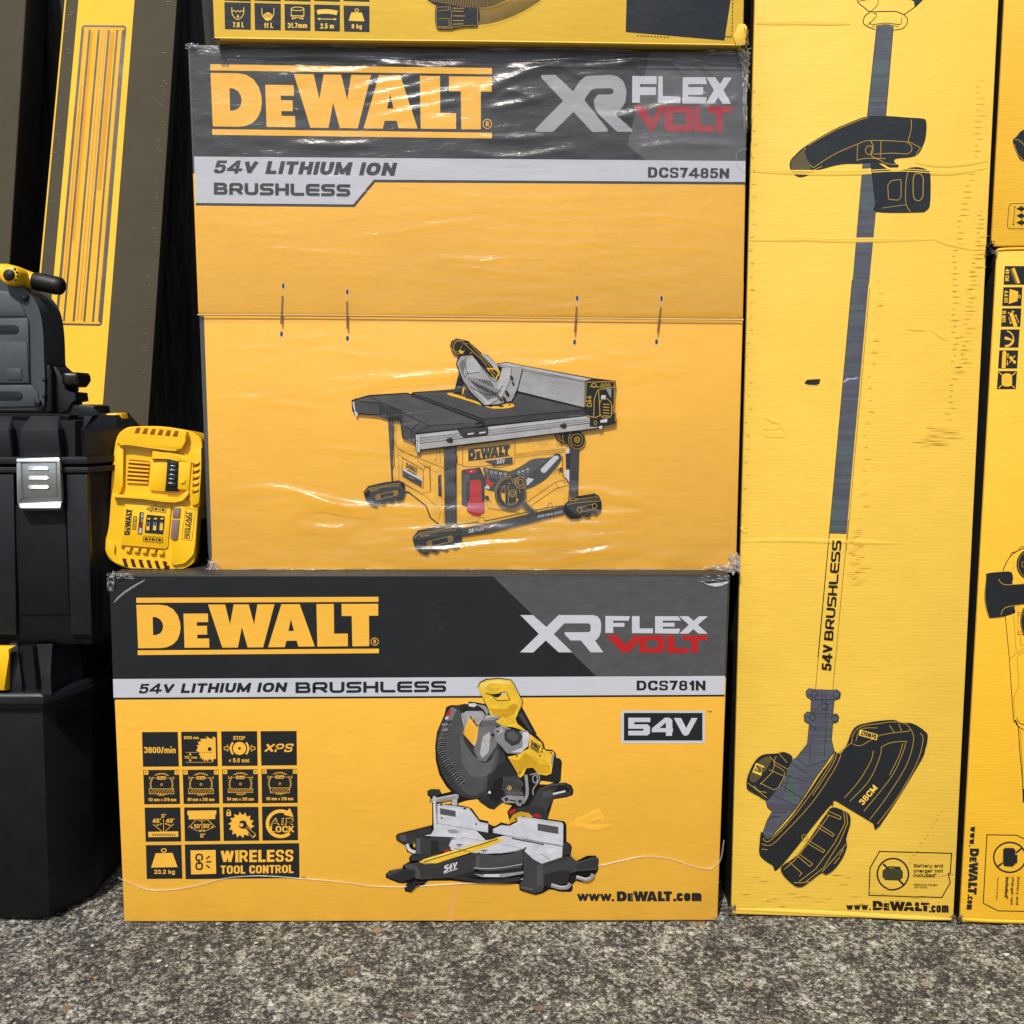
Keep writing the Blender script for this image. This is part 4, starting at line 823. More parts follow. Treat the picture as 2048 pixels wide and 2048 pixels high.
# ---------------------------------------------------------------- upper box (table saw), film wrapped
PU = vplane(.0386); PV = vplane(.0356)
ZU = PV.hit(900, 362).z
AMB = (.88, .452, .024)
Y2 = card('board_amber_wrapped', (255, 196, 66), rough=.45, raw=AMB)
Y2L = card('board_amber_lid', (255, 196, 66), (ZU+.01, (62, 66, 70)), rough=.45, raw=AMB)
Y2P = mat('ink_amber_wrapped', (255, 196, 66), .45, .5, raw=AMB)
Y2S = mat('board_grey_side', (62, 64, 66), .5)
def upper_box():
    t = thing('cardboard_box', 'film wrapped amber box with a table saw picture, standing on the wider mitre saw box', 'box', PU.hit(945, 1145), 'tool boxes stacked in front of the fence')
    b = carton_body('carton', PU, (397, 560, 1489, 560, 1473, 1144, 418, 1145), .40, [Y2, Y2S], t)
    lid = carton_body('lid', PV, (374, 88, 1497, 102, 1487, 639, 395, 629), .415, [Y2L, Y2S], t)
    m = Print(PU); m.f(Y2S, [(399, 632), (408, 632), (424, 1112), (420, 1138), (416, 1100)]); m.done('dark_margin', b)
    p = Print(PV)
    p.f(K, [(379, 93), (1493, 107), (1491, 322), (388, 313)])
    p.f(GR, [(1232, 262), (1290, 322), (1491, 322), (1493, 107), (1110, 102), (1232, 262)][1:] if 0 else [(1255, 290), (1290, 320), (1491, 322), (1493, 107), (1300, 104)])
    p.f(SV, [(388, 313), (1491, 322), (1490, 364), (747, 359.3), (706, 409), (391.5, 406)])
    p.l(K, 5.2, [(391.5, 408.4), (708, 411.5), (749, 362), (1490, 366.5)])
    bn = p.done('printed_banner', lid)
    q = Print(PV, 2.6e-4).at(370, 0, 3.331)
    q.logo(Y2P, (168, 427, 2045, 453, 2045, 922, 182, 898)); q.done('logo_lettering', bn)
    R2 = mat('ink_red_film_haze', (172, 52, 62), .42, .4)  # same red, with the pale haze of the film over it put into the colour
    q = Print(PV, 2.6e-4).at(950, 0, 3.331)
    q.l(mat('ink_g150b', (150, 150, 152), .42, .4), 5, XR2, True); q.f(mat('ink_pewter', (168, 170, 174), .35, .6), XR2)
    q.f(SV, "1048,505 1210,508 1210,560 1100,560 1100,580 1206,580 1206,632 1098,632 1098,684 1046,684")
    q.f(SV, "1222,508 1250,510 1252,640 1368,644 1368,688 1218,684")
    q.f(SV, "1384,514 1536,514 1545,560 1420,562 1420,580 1520,580 1520,630 1420,632 1420,644 1545,648 1535,690 1382,690")
    q.f(SV, "1540,514 1600,514 1632,560 1660,516 1712,516 1655,600 1706,692 1650,692 1622,648 1590,690 1536,690 1592,600")
    q.f(R2, "1050,700 1125,700 1180,800 1225,705 1275,702 1190,870 1165,870")
    q.f(R2, "1284,706 1440,706 1456,725 1454,860 1435,878 1280,876 1262,855 1264,725", "1318,752 1318,832 1402,834 1404,752")
    q.f(R2, "1466,706 1500,706 1500,834 1592,836 1592,880 1462,878"); q.f(R2, "1550,708 1712,708 1706,752 1650,752 1648,880 1604,880 1606,752 1552,752")
    q.done('volt_lettering', bn)
    q = Print(PV, 2.6e-4).at(950, 0, 3.331)
    q.t(K, 'DCS7485N', (1152, 1113, 1694, 1122, 1692, 1188, 1152, 1184), .07); q.done('model_lettering', bn); q = Print(PV, 2.6e-4)
    q.at(370, 0, 3.331).t(K, '54V LITHIUM ION', (190, 1068, 1414, 1084, 1412, 1170, 190, 1154), .095, .22)
    q.wide(K, 'BRUSHLESS', (192, 1216, 1100, 1228, 1100, 1306, 192, 1294), .30, .12, .2); q.done('range_lettering', bn)
    # hand hole cut in the lid edge
    hh = Print(PV, 1.8e-4).at(950, 0, 3.331); hh.l(mat('ink_cut', (160, 160, 160), .5), 3, "1812,722 1796,760 1792,830 1802,868 1814,876", sm=True); hh.done('hand_hole', lid); hh = Print(PV, 1.8e-4).at(950, 0, 3.331); hh.l(mat('ink_cut', (160, 160, 160), .5), 3, "1812,990 1770,1000 1742,1030 1745,1085 1765,1130 1806,1172", sm=True); hh.done('hand_hole', lid)
    # staples with the pricked holes above and below
    STP = mat('staple_steel', (120, 72, 58), .4, .6, 'metal', metal=.8, raw=(.34, .22, .18)); HOLE = mat('hole_dark', (40, 32, 26), .8)
    z = (370, 540, 2.927); z2 = (1130, 540, 2.927)
    for zz, (x0, y0, x1, y1), h0, h1 in ((z, (571, 152, 563, 316), (575, 93), (565, 374)), (z, (949, 184, 950, 344), (950, 128), (951, 400)), (z2, (69, 216, 58, 365), (71, 165), (56, 422)), (z2, (562, 218, 543, 365), (565, 167), (536, 420))):
        mid = ((x0+x1)/2, (y0+y1)/2)
        ridge('staple', PV, [(x0, y0), (x0*.75+x1*.25, y0*.75+y1*.25), (x0*.25+x1*.75, y0*.25+y1*.75), (x1, y1)], 3.6, .0022, STP, t, zz, taper=False)
        h = Print(PV, 1.6e-4).at(*zz); h.ring(SV, 2.5, h0[0]+1, h0[1]+2, 9, 18); h.e(HOLE, h0[0], h0[1], 7, 16); h.done('staple_hole', lid)
        h = Print(PU, 1.6e-4).at(*zz); h.ring(SV, 2.5, h1[0]+1, h1[1]+2, 10, 18); h.e(HOLE, h1[0], h1[1], 8, 15); h.done('staple_hole', b)
    tape = film_mat('clear tape', .12, .3, .08)
    return t, b, lid
XR2 = rounded(pts("440,502 536,500 655,612 700,540 740,508 900,500 950,510 990,545 1008,610 1000,680 968,730 930,760 1050,868 1045,876 948,876 830,765 800,720 792,670 820,630 900,632 925,620 925,596 905,585 800,588 770,600 725,665 885,866 878,876 782,878 656,742 520,876 408,876 402,862 590,672 445,520"), 12, True)
UP, UPB, UPL = upper_box()
def table_picture(t):
    g = lambda v: mat('ink_g%d' % v, (v, v, v+2), .42, .4)
    p = Print(PU, 1.6e-4).at(690, 660, 3.45); O = mat('ink_outline', (40, 36, 30), .42, .4); D = g(76); D2 = g(60); S = g(166); S2 = g(184); S3 = g(140); YL = mat('ink_line_gold', (196, 158, 66), .42, .4); YB = mat('ink_tool_amber', (252, 190, 60), .42, .4); BR = mat('ink_line_brown', (150, 96, 30), .42, .4)
    # body
    p.f(O, "296,610 336,615 330,1040 322,1060"); p.f(D, "300,612 328,625 328,980 322,960")
    p.f(YB, "332,625 385,660 400,750 480,780 500,845 690,800 760,800 1160,760 1555,720 1520,830 1500,870 1505,1010 1550,1060 1545,1180 1520,1215 800,1355 700,1340 640,1340 590,1300 560,1215 440,1120 395,1112 390,1125 335,1085 330,1000 335,960 345,950")
    p.l(O, 6, "332,625 340,940 326,965 332,1085 385,1125 400,1110 440,1118 560,1215 595,1300 645,1338")
    p.l(O, 9, "415,1122 445,1125 560,1215 590,1296 640,1335"); p.l(O, 4, "345,630 350,800 500,880 700,960", sm=True)
    for q in ("352,640 352,800 362,815 498,890 520,850", "355,880 372,862 545,965 555,950 570,940", "372,880 372,1040 540,1130 590,1115 590,930", "500,845 510,860 480,890", "520,835 530,868 500,905 620,980 640,975", "632,815 632,900 610,890", "650,810 660,920 640,918", "335,1010 350,1035 560,1150 640,1225 650,1230 680,1200", "400,1060 510,1115", "660,1150 690,1180 680,1330", "640,1338 660,1250"): p.l(BR, 3, q)
    p.f(YB, "390,882 540,970 532,1090 395,1015"); p.f(SV, "395,950 530,1028 530,1062 395,985"); p.f(D2, "398,968 530,1042 530,1086 400,1010"); p.logo(K, (422, 912, 498, 955, 498, 992, 422, 950), False, False); p.l(K, 8, "430,966 494,1000"); p.l(g(150), 5, "440,1012 480,1030")
    p.l(BR, 4, "395,880 395,1010 530,1090 540,1090 540,970", True); p.l(O, 4, "545,945 582,945 590,1115")
    p.f(K, "642,1005 664,996 668,1150 644,1146"); p.l(YL, 3, "645,1070 664,1070 662,1020 650,1020")
    # front panel
    p.l(BR, 4, "770,800 772,925 805,930 830,945 960,940 1000,930 1010,945 1060,950 1160,925 1172,910 1172,765 1150,758 830,795 812,810 812,925", r=16)
    p.l(BR, 2.5, "1178,855 1520,818"); p.l(BR, 2.5, "1178,868 1520,830"); p.l(BR, 2.5, "1178,880 1530,840"); p.l(BR, 3, "1250,1190 1450,1050 1500,1035 1550,1060"); p.l(BR, 3, "1280,1215 1460,1090 1545,1070"); p.l(BR, 2.5, "1450,1050 1480,1095"); p.l(BR, 2.5, "1505,1030 1520,1070")
    p.l(O, 5, "1500,870 1502,1005 1550,1060 1542,1180 1520,1215"); p.l(BR, 3, "960,1130 990,1230 1200,1260"); p.l(O, 4, "775,1345 1000,1310 1400,1225 1520,1210"); p.f(YB, "915,1330 932,1295 955,1295 965,1335"); p.l(O, 3, "912,1335 932,1294 956,1294 966,1332"); p.l(O, 3, "1393,1232 1405,1196 1425,1194 1432,1226")
    p.logo(K, (850, 820, 1138, 790, 1132, 868, 850, 904), True, False); p.f(D2, "962,905 1156,876 1156,920 1025,940 1000,920"); p.t(SV, '54V', (1048, 892, 1102, 885, 1102, 920, 1048, 926), .02)
    # switch
    p.fo(D2, O, 4, "806,975 815,965 930,950 958,1010 962,1180 840,1216 808,1205"); p.f(g(86), "812,980 860,1000 860,1040 835,1060 838,1200 812,1195"); p.f(RD, "838,970 905,962 905,988 842,990"); p.f(RD, "862,1040 925,1032 940,1050 942,1170 962,1190 962,1255 925,1285 880,1278 842,1250 842,1195 862,1170"); p.f(mat('ink_pink', (196, 90, 110), .42, .4), "845,1195 958,1190 962,1255 930,1262 850,1250"); p.e(SV, 872, 976, 5)
    # bevel arc
    p.c(D2, "960,950 1060,980 1140,975 1230,930 1300,890 1415,878 1450,855 1480,855 1495,885 1470,930 1380,1030 1270,1090 1140,1120 1020,1110 965,1085 962,1000"); p.f(g(82), "962,948 1150,978 1310,888 1410,880 1260,1010 1130,1045 990,1020 962,1000")
    p.f(SV, "1348,962 1440,870 1465,866 1478,880 1382,985 1360,985"); p.f(SV, "1240,1060 1262,1018 1305,1030 1260,1072"); p.f(SV, "962,1090 985,1060 1000,1070 995,1098")
    p.c(RD, "985,1000 995,1040 1030,1060 1000,1080 975,1060 978,1020")
    for i, (x, y) in enumerate(((978, 968), (1012, 982), (1040, 985), (1072, 992), (1105, 994), (1200, 982), (1228, 974), (1260, 962))): p.t(SV, ('0', '5', '10', '15', '20', '35', '40', '45')[i], (x-10, y-9, x+10, y+7), .0); p.l(SV, 2, [(x, y+14), (x+2, y+26)])
    # knob and wheel
    for x, y in ((1490, 962), (980, 1157)): p.e(K, x, y, 14); p.l(O, 3, [(x-40, y+30), (x-20, y-6), (x+30, y+30)] if x < 1100 else [(x-50, y+26), (x-24, y-10), (x-10, y+30)])
    p.l(K, 44, p.ell(1142, 1130, 88, 96), True); p.ring(YL, 3, 1142, 1130, 110, 120); p.ring(YL, 3, 1142, 1130, 66, 74); p.ring(YL, 2.5, 1142, 1130, 100, 108)
    p.f(K, "1100,1060 1180,1060 1182,1190 1105,1200"); p.f(K, "1180,1080 1240,1170 1210,1190 1170,1120")
    for x in (1104, 1126, 1180): p.l(YL, 3, [(x, 1070), (x+2, 1200)])
    p.c(K, "1142,1030 1170,1000 1230,1015 1255,1050 1235,1090 1190,1095 1150,1075"); p.ring(YL, 4, 1212, 1052, 38, 40); p.ring(YL, 4, 1212, 1052, 20, 22); p.ring(YL, 4, 1155, 1126, 22, 24); p.ring(YL, 3, 1155, 1126, 11, 12)
    for i in range(4): p.l(YL, 3, [(1150+i*14, 1024-i*4), (1160+i*12, 1060)])
    p.l(g(70), 44, "1230,1200 1300,1262", r=0); p.e(g(70), 1304, 1262, 22); p.l(YL, 3, "1215,1210 1290,1280 1320,1262 1250,1188")
    # bottom bar, legs, feet
    p.f(D2, "770,1355 800,1368 1000,1330 1520,1212 1530,1260 1000,1395 780,1428"); p.l(O, 4, "790,1425 1000,1395 1525,1265")
    p.wide(SV, 'BRUSHLESS', (1330, 1280, 1500, 1246, 1498, 1262, 1328, 1296), .2, .12, .2, ital=.2); p.t(SV, 'XR', (852, 1374, 892, 1368, 892, 1396, 852, 1402), .03, .1); p.t(SV, 'FLEX', (900, 1372, 958, 1362, 956, 1382, 900, 1390), .03); p.t(RD, 'VOLT', (964, 1362, 1020, 1348, 1018, 1364, 964, 1376), .03)
    p.f(D, "682,805 762,800 770,870 762,930 765,1335 700,1350 690,1340"); p.l(O, 4, "684,805 694,1345"); p.l(O, 5, "764,800 762,860 772,880 764,935 766,1335")
    p.f(D, "1548,770 1614,760 1604,1165 1552,1168"); p.l(O, 4, "1614,770 1604,1160"); p.l(O, 3, "1550,830 1552,1165"); p.f(SV, "1520,830 1548,822 1548,850 1522,852"); p.f(D2, "1522,854 1550,852 1550,960 1525,960"); p.f(SV, "1520,965 1548,965 1548,1050 1518,1010")
    def foot(x, y, s, fl=1):
        o = [(0, 95), (40, 45), (170, 15), (290, 0), (330, 20), (338, 100), (320, 150), (290, 165), (255, 150), (235, 180), (190, 165), (165, 195), (120, 180), (95, 210), (50, 190), (15, 150)]
        p.fo(K, O, 5, [(x+a*s, y+b*s*fl) for a, b in o]); p.l(YL, 3, [(x+a*s, y+b*s) for a, b in ((6, 100), (45, 62), (172, 40), (300, 20))]); p.l(YL, 3, [(x+a*s, y+b*s) for a, b in ((50, 75), (180, 50), (300, 38))]); p.l(YL, 3, [(x+a*s, y+b*s) for a, b in ((45, 62), (60, 85), (120, 75))])
        for a, b in ((115, 135), (262, 100)): p.ring(YL, 4, x+a*s, y+b*s, 17*s, 19*s); p.ring(YL, 4, x+a*s, y+b*s, 7*s, 8*s)
        p.l(YL, 3, [(x+118*s, y+116*s), (x+262*s, y+82*s)]); p.l(YL, 3, [(x+120*s, y+154*s), (x+268*s, y+119*s)])
    foot(130, 1040, .84); p.f(YB, "325,1040 335,1085 390,1122 400,1108 440,1118 380,1000 330,960") if 0 else None
    foot(466, 1340, 1.0)
    o = "1520,1200 1545,1180 1600,1150 1720,1130 1750,1145 1768,1190 1765,1240 1735,1270 1700,1262 1680,1290 1640,1278 1610,1300 1560,1300 1530,1280 1510,1240"
    p.fo(K, O, 5, o); p.ring(YL, 4, 1618, 1240, 16, 18); p.ring(YL, 4, 1722, 1215, 16, 18); p.l(YL, 3, "1625,1222 1720,1198"); p.l(YL, 3, "1622,1258 1726,1234"); p.l(YL, 3, "1545,1185 1600,1168 1740,1150"); p.l(YL, 3, "1530,1205 1610,1190 1760,1180"); p.ring(YL, 3, 1575, 1168, 30, 8)
    p.ring(YL, 4, 725, 1350, 42, 12)
    # side knob
    p.c(K, "1470,720 1500,700 1560,690 1620,695 1655,730 1655,780 1620,815 1570,818 1540,790 1500,775 1480,760"); p.ring(YL, 3, 1600, 757, 58, 62); p.ring(YL, 3, 1600, 757, 40, 42); p.ring(YL, 5, 1602, 757, 18, 20); p.ring(YL, 4, 1602, 757, 8, 9)
    for i in range(6): p.l(YL, 3, [(1540+i*4, 705+i*18), (1556+i*2, 712+i*16)])
    p.l(O, 8, "1440,705 1470,760 1500,778", sm=True); p.l(YL, 3, "1480,706 1484,760 1520,775"); p.l(YL, 3, "1500,700 1505,770")
    # table top
    p.f(O, "45,483 165,448 425,432 455,442 470,428 760,408 1205,412 1690,540 1690,600 960,662 485,725 480,780 395,748 384,655 378,632 285,612 235,592 75,578 50,560")
    p.f(g(84), "52,490 170,458 424,440 960,632 940,660 485,720 478,775 402,742 392,655 378,640 380,610 290,600 240,585 80,570 62,556")
    p.f(g(90), "175,460 424,442 950,630 580,665 380,620"); p.f(g(84), "470,436 1195,420 1680,545 955,612"); p.f(g(72), "958,615 1685,546 1690,590 962,656"); p.f(g(66), "240,590 240,510 400,570 398,650 384,648 378,632 285,606")
    for q in ("458,444 950,632", "470,438 960,622", "240,508 100,492 70,470", "170,462 580,660 820,645", "400,572 520,630 460,690 392,655", "580,664 500,700 485,720", "460,692 460,768", "955,614 1690,546", "240,508 240,588", "240,500 400,560"): p.l(O, 4, q)
    for i in range(6): p.f(K, [(284+i*18, 564+i*8), (294+i*18, 568+i*8), (298+i*18, 600+i*7), (288+i*18, 596+i*7)])
    p.f(SV, "50,500 62,492 72,560 88,575 84,595 72,595 66,565"); p.f(g(96), "75,485 165,462 240,500 100,490")
    p.l(K, 14, "458,446 955,636"); p.l(g(110), 3, "470,446 955,626"); p.f(K, "900,640 955,630 962,640 905,655")
    # throat plate, riving knife
    p.c(YB, "712,434 760,440 930,500 1010,520 1110,508 1160,512 1165,528 1120,540 1040,542 990,535 820,480 715,448"); p.e(K, 1005, 527, 14, 5); p.e(K, 1080, 527, 16, 6); p.e(K, 1135, 517, 10, 4)
    p.f(K, "790,280 830,330 800,450 748,440"); p.f(YB, "812,400 826,390 820,430 806,452"); p.f(g(70), "830,400 900,460 960,500 830,470")
    # rip fence
    p.f(O, "1040,232 1115,220 1200,238 1745,338 1760,352 1660,545 1045,400"); p.f(S, "1048,236 1658,356 1652,534 1190,420 1048,400"); p.f(S2, "1050,234 1115,226 1735,344 1664,352"); p.l(O, 3, "1050,250 1660,362")
    # blade guard
    p.f(O, "724,110 735,75 770,58 850,75 950,165 985,172 1050,240 1090,262 1215,252 1228,280 1190,430 1160,490 1060,525 950,525 860,430 800,345 765,230 785,180 740,150")
    p.c(K, "728,110 740,78 775,64 830,80 840,120 790,170 745,148"); p.ring(YL, 4, 790, 118, 40, 48, 20); p.ring(YL, 3, 770, 110, 34, 42, 20); p.f(YB, "790,135 820,150 812,165 788,155")
    p.f(K, "800,90 850,80 950,180 1000,245 960,250 880,160 810,130")
    for q in ("830,100 940,200 980,250", "860,90 960,200 1010,260", "812,95 850,95", "880,150 860,165"): p.l(YL, 3.5, q)
    p.f(S, "770,230 800,180 880,175 905,205 1000,320 1055,345 1085,262 1150,258 1225,252 1222,280 1190,400 1150,490 1060,515 960,520 870,430 815,350"); p.f(S2, "840,200 880,182 935,245 930,290 880,300 845,285"); p.f(S2, "935,160 985,178 1050,240 1075,330 1010,240"); p.l(O, 4, "905,205 1000,330 1050,350 1085,270", sm=True)
    p.f(S2, "1085,264 1150,262 1140,340 1090,460 1000,516 960,518 1040,440"); p.f(S, "1155,262 1222,256 1200,360 1165,470 1110,505 1150,400")
    for q in ("770,230 815,350 870,430 960,518 1060,512 1150,490 1192,400 1224,270", "1150,262 1140,350 1085,460 1000,515", "880,180 905,205", "830,190 828,240 845,300 830,330 800,270", "845,300 930,290"): p.l(O, 3.5, q)
    for i in range(9): p.l(g(92), 9, [(850+i*18, 330+i*2), (930+i*18, 400+i*10)])
    for i in range(7): p.l(g(60), 5, [(868+i*22, 350), (990+i*10, 480-i*3)])
    p.f(g(140), "850,340 880,330 1080,420 1060,440"); p.l(g(210), 9, "900,420 990,510"); p.l(O, 3.5, "860,390 960,440 1040,440 1090,380", sm=True); p.c(g(120), "800,215 820,210 826,240 812,300 800,280 790,240")
    for x, y, rx in ((1120, 440, 12), (1100, 480, 12), (1150, 330, 10), (1075, 480, 8), (1160, 370, 8)): p.e(g(56), x, y, rx, rx*2, -25)
    p.f(YB, "975,260 1050,265 1070,290 1045,340 1010,310"); p.f(K, "990,270 1040,275 1060,290 1040,330 1000,300")
    for q in ("985,262 1010,300 1040,335", "1000,262 1040,310", "1030,268 1060,300"): p.l(YL, 4, q)
    # front rail and bracket
    p.f(O, "480,712 1700,584 1780,650 1780,678 1690,690 520,832 490,850 486,800"); p.f(g(186), "488,722 1690,592 1692,612 510,745"); p.f(S, "510,748 1692,614 1694,640 512,782"); p.f(g(176), "512,786 1694,644 1770,655 1770,672 520,824"); p.l(O, 4, "512,784 1696,642"); p.l(g(110), 3, "512,764 1694,628"); p.l(g(110), 3, "510,745 1694,612"); p.f(SV, "488,722 512,735 516,840 494,845"); p.l(O, 3, "500,730 500,840"); p.l(O, 3, "488,760 514,772")
    for i in range(44): x = 530+i*24; p.l(K, 2.5, [(x, 836-i*3.08), (x+12, 833-i*3.08)])
    for x, y in ((727, 760), (1512, 661)): p.e(g(60), x, y, 18); p.f(g(60), [(x-28, y-8), (x, y-12), (x, y+14), (x-26, y+10)])
    p.fo(g(70), O, 4, "780,690 820,680 835,668 900,675 985,672 985,712 970,722 820,738 808,730"); p.f(SV, "845,714 888,708 888,718 845,724"); p.f(SV, "925,706 970,700 970,710 925,716"); p.e(K, 832, 720, 8); p.e(K, 915, 710, 8)
    p.fo(K, O, 4, "1658,352 1720,335 1865,352 1868,372 1850,520 1835,560 1870,575 1868,640 1840,650 1770,662 1690,660 1692,600 1660,580 1655,520", sm=False); p.f(g(150), "1800,400 1838,404 1836,470 1812,430"); p.f(SV, "1770,450 1800,450 1796,480 1766,475"); p.f(SV, "1762,622 1810,612 1808,636 1762,640"); p.f(SV, "1752,665 1776,660 1774,680 1756,684")
    p.l(YL, 5, "1664,360 1860,356 1858,520 1840,540", r=8); p.l(YL, 4, "1664,360 1660,520 1700,530"); p.l(YL, 5, "1690,390 1860,396"); p.l(YL, 5, "1716,600 1720,470 1745,410 1800,405", r=20); p.l(YL, 5, "1750,420 1760,590 1730,605 1665,590", r=14); p.l(YL, 5, "1755,500 1790,460 1840,500 1838,600 1790,610 1760,590", True, r=20)
    for i in range(5): p.l(YL, 6, [(1780, 512+i*20), (1824, 514+i*20)])
    for x in (1775, 1800, 1822): p.ring(YL, 4, x, 378, 8)
    p.ring(YL, 5, 1718, 382, 16, 13)
    for y in (465, 490): p.l(YL, 6, [(1662, y), (1700, y)]); p.ring(YL, 4, 1690, y, 8)
    p.l(YL, 5, "1675,505 1700,505 1700,528 1675,528", True); p.l(YL, 4, "1840,570 1866,580 1864,630"); p.ring(YL, 4, 1728, 640, 9, 14)
    p.done('printed_picture', t)
table_picture(UPB)
# ---------------------------------------------------------------- stretch film round the upper box
def upper_film(t):
    nx, ny = 300, 290; TL, TR, BR, BL = (376, 90), (1494, 103), (1472, 1140), (420, 1141)
    mp = quadmap((*TL, *TR, *BR, *BL)); U, V = np.meshgrid(np.linspace(0, 1, nx), np.linspace(0, 1, ny), indexing='xy')
    H = np.zeros_like(U); X = TL[0]+U*(TR[0]-TL[0]); Y = 90+V*1050
    def crease(pts_, wd, hh):
        nonlocal H
        P = smooth(pts_, False, 5); dm = np.full(U.shape, 1e9); tm = np.zeros_like(U)
        for i in range(len(P)-1):
            a, b = np.array(P[i]), np.array(P[i+1]); d = b-a; L2 = (d**2).sum()+1e-9
            tt = np.clip(((X-a[0])*d[0]+(Y-a[1])*d[1])/L2, 0, 1); dd = np.hypot(X-a[0]-tt*d[0], Y-a[1]-tt*d[1])
            k = dd < dm; dm = np.where(k, dd, dm); tm = np.where(k, (i+tt)/(len(P)-1), tm)
        H += hh*np.exp(-(dm/wd)**2)*np.sin(np.pi*np.clip(tm, .04, .96))**.6
    z = lambda s, x0, y0, k: [(x0+x/k, y0+y/k) for x, y in pts(s)]
    E = (370, 0, 3.331); F = (950, 0, 3.331); G = (690, 660, 3.45)
    for s in ("560,380 900,350 1230,330 1700,340", "700,470 1050,470 1300,430 1500,400", "1080,600 1300,540 1500,510", "1150,640 1400,590 1700,520", "1200,700 1500,640 1930,560", "1240,780 1500,720 1900,640", "900,380 1300,390 1700,440", "1450,500 1650,450 1900,420", "1500,360 1700,330 1932,320", "1300,430 1600,420 1900,400", "690,950 1000,960 1250,940"):
        crease(z(s, *E), 7.5, .0026)
    for s in ("-60,690 150,560 350,450 600,370 850,330", "-40,640 200,500 450,420 640,400", "200,440 330,420 560,410", "160,620 260,580 420,640", "100,700 300,660 480,610", "300,500 560,430 800,410 1050,370", "-50,1010 200,1030 400,1010 650,960", "0,900 250,900 500,880", "1280,350 1380,430 1480,520", "1460,340 1560,430 1660,500", "1060,360 1100,440 1150,470", "950,400 1080,360 1300,350", "1480,520 1600,640 1800,860", "960,740 1250,680 1560,600", "1100,960 1300,930 1600,940", "1300,880 1500,920 1750,930", "600,430 700,470 880,460", "700,720 900,740 1100,760", "1500,690 1700,640 1800,600"):
        crease(z(s, *F), 7.5, .0026)
    for s in ("-900,1110 -600,1090 -300,1150 -100,1220 150,1230", "-700,1200 -300,1165 0,1210 400,1230 900,1240 1400,1235", "0,1480 400,1440 800,1410 1300,1390 1800,1400", "-100,1560 300,1540 900,1490 1400,1440 2000,1400", "300,1590 900,1570 1500,1540 2100,1520", "200,1390 700,1370 1200,1360", "1300,1330 1700,1340 2000,1330", "1500,1120 1700,1100 2000,1160 2200,1240", "1200,1640 1600,1560 2000,1470", "900,1480 1400,1470 1900,1450", "-500,1270 -300,1200 -50,1230 200,1300", "-450,1350 -200,1370 0,1360", "-300,1600 300,1640 900,1610 1600,1620", "600,1530 1100,1530 1700,1480", "1600,1250 1850,1270 2100,1250"):
        crease(z(s, *G), 8, .0036)
    for s in ("150,300 400,330 700,310 1000,280", "400,430 800,400 1200,380", "-200,360 100,340 300,320", "1000,200 1400,230 1850,200", "1300,330 1600,350 1850,380", "1750,110 1900,160 2200,140", "1750,220 2000,240 2400,220", "200,720 400,780 600,700", "1500,590 1700,600 2000,590"):
        crease(z(s, *G), 9, .0020)
    for i in range(7): crease([(400+i*30, 440+i*18), (470+i*40, 452+i*16), (560+i*60, 446+i*20)], 7, .0008)
    for i in range(9): crease([(860+(i % 3)*60, 380+i*22), (1040+(i % 4)*50, 392+i*23), (1380+(i % 2)*60, 378+i*22)], 8, .0009)
    rs = random.Random(17)
    for i in range(46):
        x0 = rs.uniform(400, 1250); y0 = rs.uniform(420, 1120); L_ = rs.uniform(80, 330); sl = rs.gauss(-.03, .09)
        crease([(x0, y0), (x0+L_*.33, y0+sl*L_*.33+rs.uniform(-5, 5)), (x0+L_*.66, y0+sl*L_*.66+rs.uniform(-5, 5)), (x0+L_, y0+sl*L_)], rs.uniform(4, 7), rs.uniform(.0006, .0014))
    nz = (vnoise(U*1.05, V, 26, 21)-.5)*.0012 + (vnoise(U, V*3.2, 16, 22)-.5)*.0016 + (vnoise(U, V, 90, 23)-.5)*.00035
    top = np.clip(1-np.abs(V-.12)/.16, 0, 1); bot = np.clip((V-.84)/.12, 0, 1)
    H = H + nz*(.35+1.3*top+1.1*bot) + .0014
    edge = np.minimum(np.minimum(U, 1-U)*60, np.minimum(V, 1-V)*60).clip(0, 1); H = H*edge + .0003
    Vt = []; dn = PU.n
    for j in range(ny):
        for i in range(nx):
            x, y = mp(U[j, i], V[j, i]); step = np.clip((640-y)/14, 0, 1)
            Vt.append(PU.hit(x, y, float(.0018*0 + (.0050)*step + .0012*(1-step) + H[j, i])))
    Fc = [(j*nx+i, (j+1)*nx+i, (j+1)*nx+i+1, j*nx+i+1) for j in range(ny-1) for i in range(nx-1)]
    o = link_mesh('stretch_film', Vt, Fc, [film_mat('stretch film', .028, .28, .05, [((1, 1, 3.0), 50, 1.0, .0008), ((1, 1, 1), 320, .3, .00012)])], None, t, True)
    for a in ((1488, 112, 14, 18, 5), (1492, 140, 8, 40, 6), (1440, 103, 40, 7, 7), (385, 92, 16, 6, 8), (600, 92, 160, 4, 9), (1100, 98, 180, 4, 10), (1468, 1128, 14, 22, 11), (1440, 1138, 34, 9, 12), (425, 1133, 14, 14, 13), (640, 1141, 190, 4, 14), (1150, 1141, 260, 4, 15), (1490, 200, 5, 60, 16)):
        crumple('film_scrap', PV if a[1] < 600 else PU, *a[:4], .0035, t, CRUMPLE, a[4], .005)
    for y0 in (629.5,):
        ridge('lid_edge', PV, [(395, 629.5), (620, 630.5), (940, 634), (1300, 638), (1487, 639.5)], 3.4, .0006, mat('board_raw_edge', (226, 190, 120), .7), t, taper=False)
upper_film(UP)
